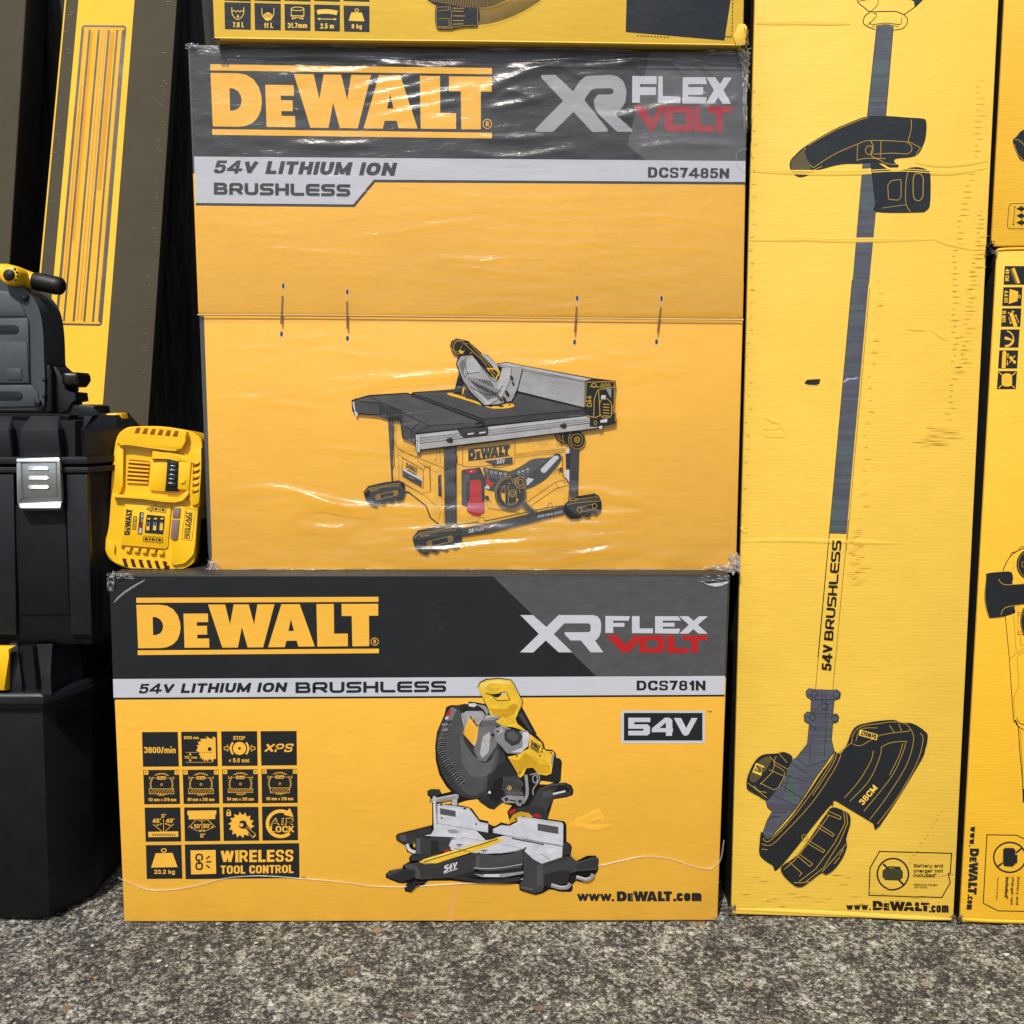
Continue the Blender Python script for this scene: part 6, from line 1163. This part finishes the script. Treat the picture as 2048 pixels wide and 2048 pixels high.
# ---------------------------------------------------------------- leaning flat boxes at the left
def floor_px(pl, x0, y0, x1, y1, z=.006):
    """follow a line on a face down to the ground"""
    y = y1
    while pl.hit(x0+(x1-x0)*(y-y0)/(y1-y0), y).z > z and y < 2600: y += 2
    return (x0+(x1-x0)*(y-y0)/(y1-y0), y)
PB = vplane(.33, 0, 17); PB2 = vplane(.36, 0, 15)
BW = mat('board_brown', (84, 79, 67), .8, .12, wave=.0052); BWS = mat('board_brown_side', (120, 104, 60), .6)
YB5 = mat('ink_yellow_rail', (246, 196, 62), .7, .2, wave=.0052)
def rail_boxes():
    t = None
    L = floor_px(PB, 130, 0, 82, 512); R = floor_px(PB, 354, 0, 297, 840)
    yb = max(L[1], R[1])
    lo = min(L[1], R[1]); L = (130-48*lo/512, lo); R = (354-57*lo/840, lo)
    t = thing('cardboard_box', 'long brown box with a yellow stripe and rail picture, leaning on the fence', 'box', PB.hit((L[0]+R[0])/2, lo), 'flat rail boxes leaning on the fence')
    carton_body('carton', PB, (150, -210, 368, -210, *R, *L), .03, [BW, mat('board_brown_dark', (50, 44, 34), .6)], t, .002)
    A = lambda: Print(PB, 2.0e-4).at(0, 0, 3.774)
    yl = lambda y: 157-(157-111)*y/512; yr = lambda y: 269-(269-203)*y/840
    p = Print(PB, 1.6e-4); p.f(YB5, [(yl(-206), -206), (yr(-206), -206), (yr(lo-8), lo-8), (yl(lo-8), lo-8)]); p.done('printed_stripe', t)
    p = Print(PB, 2.4e-4); BK = mat('ink_umber', (66, 56, 42), .5, .4); TN = mat('ink_tan_rail', (238, 180, 56), .7, .2); TD = mat('ink_tan_deep', (216, 156, 52), .7, .2)
    # rail artwork: photo-space corners of its frame
    TLx, TLy, TRx, TRy = 165.5, 52, 251, 53; BLx, BLy, BRx, BRy = 112, 648, 202, 650
    mp = quadmap((TLx, TLy, TRx, TRy, BRx, BRy, BLx, BLy))
    def strip(m, u0, u1, v0=0.0, v1=1.0): p.f(m, [mp(u0, v0), mp(u1, v0), mp(u1, v1), mp(u0, v1)])
    strip(TN, .0, 1.0); strip(TD, .16, .26, .02, .72); strip(TD, .66, .76, .02, .55); strip(TD, .07, .12, .2, .9)
    p.l(BK, 4.2, rounded([mp(0, 0), mp(1, 0), mp(1, 1), mp(0, 1)], 5, True), True)
    for u, w_ in ((.015, 4), (.17, 4), (.385, 4.2), (.62, 4.2), (.815, 4), (.965, 4.4), (.93, 1.2)): p.l(BK, w_, [mp(u, .012), mp(u, .99)])
    for u in (.47, .55): p.l(mat('ink_line_brown', (150, 96, 30), .42, .4), 1.2, [mp(u, .01), mp(u, .985)])
    p.done('printed_picture', t)
    rb = Print(PB, 1.5e-4); rb.f(YB5, [(150-2, -200), (153-2, -200), (L[0]+5, L[1]-4), (L[0]+2, L[1]-4)]); rb.done('edge_line', t); rb = Print(PB, 1.5e-4); WM = mat('rub_pale', (104, 98, 86), .5); rs = random.Random(13)
    for k in range(70):
        y = rs.uniform(-10, 830); e = rs.choice([0, 1, 1]); x = (yl(y)-rs.uniform(12, 24)) if e == 0 else (354-57*y/840-rs.uniform(14, 26)); L_ = rs.uniform(3, 11)
        rb.f(WM, [(x, y), (x+L_/2, y-.5), (x+L_, y), (x+L_/2, y+.5)])
    rb.done('rub_marks', t)
    L2 = 20-52/512*1; x_at = lambda y: 52-32*y/512; lo2 = floor_px(PB2, 52, 0, 20, 512)[1]
    t = thing('cardboard_box', 'plain dark brown box leaning on the fence, cut by the left picture edge', 'box', PB2.hit(-90, lo2), 'flat rail boxes leaning on the fence')
    carton_body('carton', PB2, (-140, -210, x_at(-210), -210, x_at(lo2), lo2, -300, lo2), .09, [BW, mat('board_brown_dark', (50, 44, 34), .6)], t, .003)
rail_boxes()
# ---------------------------------------------------------------- tool boxes
BP = mat('plastic_black', (33, 37, 41), .45, .5, 'plastic'); BP2 = mat('plastic_black_rough', (22, 25, 28), .55, .28, 'plastic'); YP = mat('plastic_yellow', (255, 200, 30), .35, .5, 'plastic')
STEEL = mat('zinc_steel', (205, 216, 220), .3, .5, 'metal', metal=1.0, raw=(.62, .66, .67))
def loft(bm, rings, mi=0, caps=True):
    vs = [[bm.verts.new(p) for p in r] for r in rings]; n = len(rings[0])
    for a, b in zip(vs[:-1], vs[1:]):
        for i in range(n): bm.faces.new((a[i], a[(i+1) % n], b[(i+1) % n], b[i])).material_index = mi
    if caps:
        bm.faces.new(vs[0][::-1]).material_index = mi; bm.faces.new(vs[-1]).material_index = mi
def plan(xl, xr, y0, y1, cx, cy, z): return [Vector(v) for v in ((xl+cx, y0, z), (xr-cx, y0, z), (xr, y0+cy, z), (xr, y1-cy, z), (xr-cx, y1, z), (xl+cx, y1, z), (xl, y1-cy, z), (xl, y0+cy, z))]
def soft(bm, off=.003, ang=20):
    bmesh.ops.recalc_face_normals(bm, faces=bm.faces)
    ed = [e for e in bm.edges if len(e.link_faces) == 2 and e.calc_face_angle(0) > math.radians(ang)]
    bmesh.ops.bevel(bm, geom=ed, offset=off, segments=2, affect='EDGES', profile=.6, clamp_overlap=True)
def lower_toolbox():
    P0 = vplane(.0); zt = lambda py, x=60: P0.hit(x, py).z; X = lambda px, py: P0.hit(px, py).x
    t = thing('tool_box', 'large black plastic tool box with a yellow latch, standing on the concrete', 'tool box', (-.86, .2, 0), 'black plastic tool boxes')
    CX, CY = .040, .07; xf = X(100, 1838); XL = -1.12; Y1_ = .42
    z0 = 0.0; zb = zt(1412); 
    xt = X(85, 1412)
    bm = bmesh.new()
    loft(bm, [plan(XL, xf+CX-.006, .006, Y1_, CX, CY, .001), plan(XL, xf+CX, 0, Y1_, CX, CY, .02), plan(XL, xt+CX, 0, Y1_+.01, CX, CY, zb)]); soft(bm)
    from_bm('body', bm, [BP2], t, auto=30)
    zf = zt(1383); bm = bmesh.new()
    loft(bm, [plan(XL-.004, xt+CX+.002, -.004, Y1_+.014, CX, CY, zb-.004), plan(XL-.006, xt+CX+.006, -.010, Y1_+.016, CX, CY, zb+.006), plan(XL-.006, xt+CX+.006, -.010, Y1_+.016, CX, CY, zf-.004), plan(XL-.002, xt+CX+.001, -.006, Y1_+.014, CX, CY, zf)]); soft(bm, .0015)
    rim = from_bm('rim', bm, [BP], t, auto=30)
    bm = bmesh.new(); zg = (zb+zf)/2
    loft(bm, [plan(XL-.007, xt+CX+.008, -.0125, Y1_+.018, CX, CY, zg-.003), plan(XL-.007, xt+CX+.008, -.0125, Y1_+.018, CX, CY, zg+.002)]); from_bm('rim_lip', bm, [BP], rim)
    # raised lid in segments with grooves between them
    z1 = zt(1362); z2 = zt(1340); z3 = zt(1296)+.004; bm = bmesh.new(); xr = X(78, 1340)
    def seg(xa, xb, cx, cy):
        loft(bm, [plan(xa, xb, .0, .40, cx, cy, zf-.004), plan(xa, xb, .0, .40, cx, cy, z1), plan(xa+.0, xb-.002, .002, .40, cx, cy, z2), plan(xa+.001, xb-.008, .010, .38, cx, cy*.95, z3)])
    seg(X(12, 1340), X(42, 1340), .001, .001); seg(X(52, 1340), xr+.036, .034, .06); seg(-1.10, X(-40, 1340), .034, .06); soft(bm, .002); from_bm('lid', bm, [BP], t, auto=30)
    bm = bmesh.new(); loft(bm, [plan(-1.09, xr+.026, .006, .39, .034, .06, zf-.004), plan(-1.09, xr+.022, .010, .385, .034, .06, z3-.004)]); from_bm('lid_core', bm, [BP2], t)
    s = Solid(P0).at(0, 1240, 2.926); s.add(YP, "-170,155 72,160 40,210 36,415 -170,420", .0, .010, .003); s.done('latch', t)
    s = Solid(Plane((X(92, 1430)+.018, .033, .2), Vector((.87, -.5, 0)))); s.add(mat('plastic_void', (8, 8, 8), .8, .1, 'flat'), [(117, 1424), (166, 1416), (167, 1448), (118, 1452)], -.004, .0012, .0005); s.done('side_grip', t)
def upper_toolbox():
    YF = .015; P0 = vplane(YF); X = lambda px, py: P0.hit(px, py).x; zt = lambda py: P0.hit(60, py).z
    t = thing('tool_box', 'black plastic tool box with a zinc steel latch, stacked on the yellow latched one', 'tool box', (-.86, .2, zt(1290)), 'black plastic tool boxes')
    CX, CY = .030, .055; zbot = zt(1292); zfl = zt(945); zfu = zt(914); zl = zt(860); XL = -1.10; Y1_ = .21
    bm = bmesh.new(); xb = X(184, 1276); xt = X(174, 945)
    loft(bm, [plan(XL+.01, xb+CX-.004, YF+.006, Y1_, CX, CY, zbot), plan(XL+.01, xb+CX, YF+.002, Y1_, CX, CY, zbot+.012), plan(XL, xt+CX, YF+.004, Y1_+.01, CX, CY, zfl)]); soft(bm)
    body = from_bm('body', bm, [BP2], t, auto=30)
    s = Solid(P0)
    s.add(BP, [(130, 948), (174, 948), (184, 1270), (141, 1270)], -.01, .004, .002); s.add(BP, [(-60, 948), (27, 948), (33, 1270), (-40, 1270)], -.01, .004, .002); s.add(BP2, [(27, 1010), (130, 1010), (140, 1230), (38, 1230)], -.008, .0005, .002); s.done('ribs', body)
    bm = bmesh.new()
    loft(bm, [plan(XL-.004, xt+CX+.004, YF-.006, Y1_+.014, CX, CY, zfl), plan(XL-.004, xt+CX+.004, YF-.006, Y1_+.014, CX, CY, (zfl+zfu)/2-.003)]); loft(bm, [plan(XL-.004, xt+CX+.002, YF-.003, Y1_+.014, CX, CY, (zfl+zfu)/2+.001), plan(XL-.004, xt+CX+.002, YF-.003, Y1_+.014, CX, CY, zfu)]); soft(bm, .0015); from_bm('rim', bm, [BP], t, auto=30)
    bm = bmesh.new(); zT = zl+.012
    def seg(xa, xb_, cx, cy, y0):
        loft(bm, [plan(xa, xb_, y0, .205, cx, cy, zfu-.002), plan(xa, xb_-.002, y0, .205, cx, cy, zl), plan(xa+.0015, xb_-.012, y0+.03, .185, cx, cy*.9, zT+.006)])
    seg(X(127, 880), X(167, 880)+CX, .028, .05, YF); seg(X(42, 880), X(121, 880), .001, .001, YF-.002); seg(-1.09, X(23, 880), .002, .002, YF); soft(bm, .002); from_bm('lid', bm, [BP], t, auto=30)
    bm = bmesh.new(); loft(bm, [plan(-1.08, X(160, 880)+.016, YF+.014, .20, .03, .06, zfu-.004), plan(-1.08, X(160, 880)+.016, YF+.02, .195, .03, .06, zT)]); from_bm('lid_core', bm, [BP2], t)
    for (xa, xb_, yy) in ((vplane(.1).hit(206, 840).x, vplane(.1).hit(246, 840).x, .10),):
        bm = bmesh.new(); loft(bm, [plan(xa, xb_, yy-.01, yy+.04, .006, .006, zT-.012), plan(xa+.002, xb_-.004, yy, yy+.035, .006, .006, zT+.008)]); soft(bm, .003); from_bm('clip', bm, [YP], t, auto=35)
    # pressed steel latch
    s = Solid(P0).at(0, 820, 4.6); s.add(STEEL, "148,455 545,440 566,840 575,842 560,890 545,908 185,908 168,890 160,850", .008, .011, .001); s.add(STEEL, "190,470 512,462 525,800 205,808", .0105, .0135, .0012)
    def lipped(loop, py, lean, z1, bev):
        q = vplane(YF, 0, lean); q.o = P0.hit(70, py)+P0.n*.012; s.p = q; s.add(STEEL, loop, -.004, z1, bev, 3); s.p = P0
    lipped("145,440 548,430 548,472 146,480", 820+455/4.6, 34, .003, .0015); lipped("165,850 565,845 556,896 540,906 190,908 172,896", 820+876/4.6, 32, .004, .0015)
    s.add(STEEL, "150,480 190,474 205,820 160,840", .009, .0165, .003); s.add(STEEL, "512,462 550,460 568,830 525,815", .009, .0165, .003)
    for y in (534, 622, 706): lipped( rounded([(250+y*.02-8, y-15), (442+y*.01-4, y-15), (442+y*.01-4, y+15), (250+y*.02-8, y+15)], 14, True), 820+y/4.6, 33, .0032, .001)
    s.done('latch', t)
lower_toolbox(); upper_toolbox()
# ---------------------------------------------------------------- plunge saw standing on the upper tool box
def saw():
    YS = .07; P0 = vplane(YS, 0, 1.5); GP = mat('cast_grey', (70, 78, 82), .45, .5, 'plastic'); GP2 = mat('cast_grey_dark', (44, 50, 54), .5, .4, 'plastic')
    P0.o.z = .8
    t = thing('plunge_saw', 'grey and black saw with a yellow handle, standing on the upper black tool box', 'saw', (-.72, .1, P0.hit(60, 838).z))
    Z = (0, 500, 4.6)
    s = Solid(P0).at(*Z); o = smooth(pts("0,272 100,286 200,335 285,415 345,510 380,630 398,800 405,1000 412,1200 405,1420"), False, 6)
    s.add(GP, [(-420, 1490), (-420, 330), (-160, 282)]+o+[(390, 1500)], -.07, .0, .006, 4); g = s.done('housing', t, auto=50)
    s = Solid(P0).at(*Z)
    s.add(GP, [(-420, 1230), (-420, 650), (246, 622), (262, 655), (262, 845), (272, 1228)], -.002, .0032, .002); s.add(GP, [(-420, 1455), (-420, 1250), (275, 1236), (345, 1300), (360, 1440)], -.002, .0026, .002); s.add(GP, [(-420, 610), (-420, 420), (-60, 370), (60, 380), (150, 440), (215, 540), (240, 612)], -.002, .0022, .002)
    s.add(GP2, rounded([(-300, 690), (172, 690), (172, 772), (-300, 772)], 38, True), .002, .0040, .001); s.add(GP2, rounded([(-300, 1300), (205, 1300), (205, 1380), (-300, 1380)], 38, True), .0015, .0036, .001)
    s.add(GP, [(-420, 835), (246, 845), (268, 1225), (-420, 1225)], .002, .0050, .002); s.add(GP, rounded([(50, 1085), (192, 1085), (200, 1192), (60, 1192)], 10, True), .004, .0064, .0012); s.done('cover_plate', g)
    SC_ = mat('screw_dark', (26, 27, 28), .35, .5, 'plastic'); 
    for x, y in ((215, 436), (338, 1406)):
        s = Solid(P0).at(*Z); e = Print(P0).ell(x, y, 33, 33, 0, 20); s.add(SC_, e, -.001, .005, .0015); s.add(GP2, Print(P0).ell(x, y, 15, 15, 0, 6), .004, .0062, .0005); s.done('screw', g)
    # handle: yellow shell with a ring, black grip
    P1 = vplane(YS+.02, 0, 1.5); P1.o.z = .8
    bm = bmesh.new()
    def tube(path, rad, seg=14):
        rings = []
        for i, (q, r) in enumerate(zip(path, rad)):
            d = (path[min(i+1, len(path)-1)]-path[max(i-1, 0)]).normalized(); a = d.cross(Vector((0, 1, 0))).normalized(); b = a.cross(d).normalized()
            rings.append([q+a*r*math.cos(k*math.tau/seg)+b*r*math.sin(k*math.tau/seg) for k in range(seg)])
        vs = [[bm.verts.new(v) for v in r] for r in rings]
        for a, b in zip(vs[:-1], vs[1:]):
            for k in range(seg): bm.faces.new((a[k], a[(k+1) % seg], b[(k+1) % seg], b[k]))
        bm.faces.new(vs[0][::-1]); bm.faces.new(vs[-1])
    H = lambda x, y, off=0: P1.hit(x/4.6, 500+y/4.6, off)
    px = (H(100, 0)-H(0, 0)).length/100
    tube([H(-160, 190), H(-60, 205), H(60, 222), H(150, 245), H(250, 275), H(320, 290)], [px*40, px*78, px*95, px*94, px*84, px*74]); bmesh.ops.recalc_face_normals(bm, faces=bm.faces); hd = from_bm('handle', bm, [YP], t, auto=60)
    bm = bmesh.new(); tube([H(312, 288), H(330, 290), H(420, 305), H(520, 328), H(565, 336), H(588, 340)], [px*76, px*84, px*84, px*84, px*78, px*52]); bmesh.ops.recalc_face_normals(bm, faces=bm.faces); from_bm('grip', bm, [mat('rubber_black', (24, 24, 25), .5, .4, 'plastic')], t, auto=50)
    s = Solid(P1).at(*Z); s.add(YP, Print(P1).ell(80, 230, 96, 92, 0, 28), .010, .040, .006, 4); s.add(SC_, Print(P1).ell(76, 228, 54, 54, 0, 24), .038, .0425, .002); s.add(GP2, Print(P1).ell(76, 228, 36, 36, 0, 24), .041, .045, .002); s.add(SC_, Print(P1).ell(76, 226, 15, 15, 0, 6), .044, .0462, .0004)
    for a in (-50, -20, 10, 40): c, d = math.cos(math.radians(a)), math.sin(math.radians(a)); s.add(SC_, Print(P1).ell(80+78*c, 228+72*d, 9, 9, 0, 8), .038, .0408, .0004)
    s.done('pivot_boss', hd)
    s = Solid(P0).at(*Z); s.add(BP2, "384,1060 455,1050 474,1120 478,1490 400,1500", -.06, -.004, .003); s.add(BP, "455,1050 500,1070 545,1110 575,1170 610,1280 600,1300 690,1310 700,1390 640,1400 640,1470 570,1500 478,1500", -.06, -.016, .004)
    for y in (1180, 1330): s.add(SC_, [(388, y), (416, y), (416, y+30), (388, y+30)], -.006, .001, .001)
    s.done('bracket', t)
    s = Solid(P0).at(*Z); s.add(SC_, "560,1160 580,1140 600,1120 700,1124 718,1150 724,1195 700,1235 680,1258 620,1262 560,1225", -.055, -.012, .006, 4); s.done('knob', t)
    s = Solid(P0).at(*Z); s.add(BP, "570,1420 700,1440 720,1420 820,1420 870,1435 876,1500 930,1505 930,1545 570,1550", -.075, -.02, .003); s.add(BP2, "-420,1500 400,1500 560,1510 640,1520 636,1556 -420,1560", -.09, .006, .002); s.done('base_plate', t)
saw()
# ---------------------------------------------------------------- charger on the lower box
def charger():
    PC = vplane(.046, 4, 5); PC.o = PL.hit(300, 1140); PC.o.y = .044
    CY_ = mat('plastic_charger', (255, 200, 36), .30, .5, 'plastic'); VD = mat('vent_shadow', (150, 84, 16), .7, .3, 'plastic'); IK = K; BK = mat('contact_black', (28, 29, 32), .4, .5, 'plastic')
    t = thing('battery_charger', 'yellow battery charger with a black contact strip, standing tilted on the wide box', 'charger', PC.hit(300, 1140))
    out = smooth(pts("1225,152 1500,152 1730,190 1820,235 1858,300 1852,480 1842,860 1828,900 1806,1230 1798,1340 1755,1425 1600,1474 1300,1470 1120,1440 1010,1370 972,1290 968,1215 985,1150 1004,1050 1020,830 1032,560 1058,330 1085,235 1135,182"), True, 4)
    s = Solid(PC).at(0, 820, 4.6); s.add(CY_, out, -.085, .0, .013, 5); body = s.done('shell', t, auto=60)
    s = Solid(PC).at(0, 820, 4.6)
    s.add(CY_, smooth(pts("1075,320 1095,240 1140,190 1230,166 1500,166 1715,200 1665,355 1590,376 1390,352 1180,322"), True, 4), -.010, .011, .006, 4)
    s.add(CY_, "1400,372 1560,392 1700,420 1760,470 1770,490 1660,472 1640,462 1545,440 1395,458", -.004, .0085, .003)
    s.add(CY_, rounded(pts("1036,770 1350,800 1560,815 1640,800 1730,735 1740,770 1680,835 1610,850 1500,845 1300,818 1030,800"), 10, True), -.006, .010, .004, 3)
    s.add(CY_, rounded(pts("1075,350 1135,352 1128,690 1100,770 1040,775 1060,500"), 8, True), -.006, .006, .003); s.add(CY_, rounded(pts("1395,462 1540,470 1520,748 1375,735"), 8, True), -.004, .0042, .002)
    s.add(CY_, rounded(pts("1690,400 1740,420 1850,340 1852,500 1845,640 1830,860 1760,880 1735,780 1760,500"), 14, True), -.010, .006, .004, 3)
    s.add(CY_, rounded(pts("1150,850 1575,872 1540,1275 1112,1240"), 14, True), -.004, .0022, .0015); s.add(CY_, rounded(pts("1600,880 1820,900 1796,1230 1780,1330 1700,1410 1570,1430"), 26, True), -.010, .0045, .004, 3)
    s.add(CY_, rounded(pts("1000,1200 1060,1240 1045,1330 1100,1380 1500,1400 1560,1430 1500,1462 1200,1455 1050,1400 985,1320"), 20, True), -.010, .0035, .0035, 3)
    s.done('raised_mouldings', body)
    s = Solid(PC).at(0, 820, 4.6); s.add(CY_, "1640,470 1760,482 1738,742 1630,730", -.002, .0095, .003); s.add(CY_, "1660,655 1704,640 1700,672 1662,680", .008, .0115, .001); s.done('release_tab', t)
    s = Solid(PC).at(0, 820, 4.6); s.add(BK, "1546,436 1658,458 1632,752 1516,746", -.002, .007, .001)
    for i in range(4): s.add(BK, [(1556-i*8, 470+i*62), (1646-i*8, 480+i*62), (1642-i*8, 522+i*62), (1552-i*8, 512+i*62)], .006, .0092, .0008)
    for i in range(5): s.add(STEEL, [(1564-i*4, 508+i*40), (1616-i*4, 514+i*40), (1615-i*4, 521+i*40), (1563-i*4, 515+i*40)], .008, .0102, .0003)
    s.done('contact_strip', t)
    def vents(name, qs, m=VD):
        s = Solid(PC).at(0, 820, 4.6)
        for q, z in qs: s.add(m, q, z-.004, z, .0004)
        s.done(name, body)
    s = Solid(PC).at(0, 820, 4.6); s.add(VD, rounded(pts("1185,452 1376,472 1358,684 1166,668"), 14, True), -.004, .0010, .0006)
    for i in range(6): s.add(CY_, [(1182-i*3.4, 466+i*37), (1374-i*3, 484+i*36), (1373-i*3, 502+i*36), (1181-i*3.4, 486+i*37)], -.002, .0032, .001)
    s.done('side_grille', body)
    vents('top_vent', [([(1258+i*70, 160+i*6), (1294+i*70, 162+i*6), (1276+i*71, 216+i*6), (1236+i*70, 212+i*6)], .0114) for i in range(6)])
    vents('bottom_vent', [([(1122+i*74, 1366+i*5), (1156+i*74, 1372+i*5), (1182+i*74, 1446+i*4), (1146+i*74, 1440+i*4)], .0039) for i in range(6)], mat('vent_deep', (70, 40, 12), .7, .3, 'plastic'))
    vents('upper_slots', [([(1118, 1248), (1504, 1284), (1500, 1300), (1114, 1266)], .0026)]); 
    s = Solid(PC).at(0, 820, 4.6)
    for i in range(5): s.add(CY_, rounded(pts([(1150+i*76, 1262+i*7), (1200+i*76, 1266+i*7), (1196+i*76, 1304+i*7), (1148+i*76, 1298+i*7)]), 8, True), .0, .0045, .0015)
    s.done('foot_studs', body)
    s = Solid(PC).at(0, 820, 4.6)
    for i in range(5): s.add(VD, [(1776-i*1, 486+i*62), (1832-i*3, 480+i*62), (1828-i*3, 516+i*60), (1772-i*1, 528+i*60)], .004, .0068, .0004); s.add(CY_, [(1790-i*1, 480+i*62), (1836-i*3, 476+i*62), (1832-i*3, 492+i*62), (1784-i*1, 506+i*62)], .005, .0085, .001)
    s.done('side_vent', body)
    WN = mat('lens_smoke', (140, 118, 112), .15, .6, 'plastic')
    for q in ("1592,898 1660,902 1654,992 1584,990", "1582,1008 1650,1010 1632,1190 1600,1200 1566,1186"):
        s = Solid(PC).at(0, 820, 4.6); s.add(WN, q, .002, .0066, .001); s.done('indicator_lens', t)
    def rot(x0, x1, yb, yt, dx=0): return (x0+dx, yb, x0+dx*0+ (yb-yt)*.10, yt, x1+(yb-yt)*.10, yt, x1+dx, yb)     # reads upwards on the tilted shell
    p = Print(PC, .0024).at(0, 820, 4.6)
    p.logo(IK, (1142, 1150, 1162, 912, 1218, 912, 1196, 1150), True, False)
    p.f(IK, "1228,976 1262,980 1250,1102 1216,1098"); p.t(CY_, 'DCB118', (1222, 1092, 1234, 984, 1258, 986, 1246, 1094), .03)
    p.f(IK, "1286,938 1322,942 1304,1146 1266,1142"); p.t(WH, '18V', (1274, 1138, 1280, 1082, 1308, 1084, 1300, 1140), .04); p.t(RD, 'XR', (1284, 1076, 1290, 1034, 1312, 1036, 1306, 1078), .04); p.t(WH, 'LI-ION' if 0 else 'LI ION', (1292, 1024, 1300, 948, 1316, 950, 1310, 1026), .03)
    p.f(IK, rounded(pts("1350,962 1516,978 1500,1142 1330,1128"), 8, True))
    for x, full in ((1360, .6), (1422, .7), (1482, 1.0)):
        p.l(SV, 2.5, [(x-8, 1036), (x+16, 1038), (x+12, 1106), (x-14, 1104)], True); p.f(CY_, [(x-10, 1104-60*full), (x+14, 1106-60*full), (x+10, 1106), (x-14, 1104)]); p.f(CY_, [(x-8, 996), (x+22, 990), (x+20, 1008), (x-6, 1006)])
    p.l(IK, 5, "1348,906 1398,888 1394,934", True); p.l(IK, 4, "1372,910 1390,910")
    for x, y in ((1410, 880), (1474, 888), (1382, 1162), (1444, 1168), (1320, 1158)): p.l(IK, 4, rounded([(x, y), (x+52, y+4), (x+48, y+54), (x-4, y+50)], 8, True), True); p.f(IK, [(x+14, y+14), (x+40, y+22), (x+30, y+38), (x+10, y+36)])
    p.t(IK, '4A' if 0 else '4', (1424, 866, 1440, 876), .02); p.done('rating_label', t)
    p = Print(PC, .0048).at(0, 820, 4.6); p.l(VD, 3, "1706,906 1800,914 1764,1200 1672,1192", True); p.t(IK, 'FAST', (1700, 1066, 1712, 930, 1742, 932, 1730, 1068), .04, .25); p.t(IK, 'CHARGER', (1714, 1186, 1742, 938, 1772, 940, 1744, 1188), .04, .2)
    for i in range(5): p.l(IK, 2, [(1694+i*6, 1184), (1700+i*6, 1080)])
    p.done('charger_lettering', t)
    s = Solid(Plane(PC.o-PC.n*.05, PC.n)).at(0, 820, 4.6); s.add(BP2, rounded(pts("1780,900 1850,880 1850,1100 1842,1250 1835,1330 1812,1390 1740,1440 1700,1440"), 14, True), -.04, .030, .004); 
    for i in range(4): s.add(BP2, [(1800, 1210+i*50), (1848-i*3, 1214+i*48), (1846-i*4, 1244+i*48), (1800, 1240+i*50)], -.03, .034, .003)
    s.done('rear_cover', t)
    PW = vplane(.24); s = Solid(PW); s.add(mat('wood_pale', (196, 150, 92), .6), [(398, 1060), (425, 1050), (425, 1112), (398, 1112)], -.05, .0, .003)
    w_ = thing('wood_block', 'small pale wooden block behind the yellow charger on the wide box', 'block', PW.hit(412, 1112)); o = s.done('block', w_)
charger()
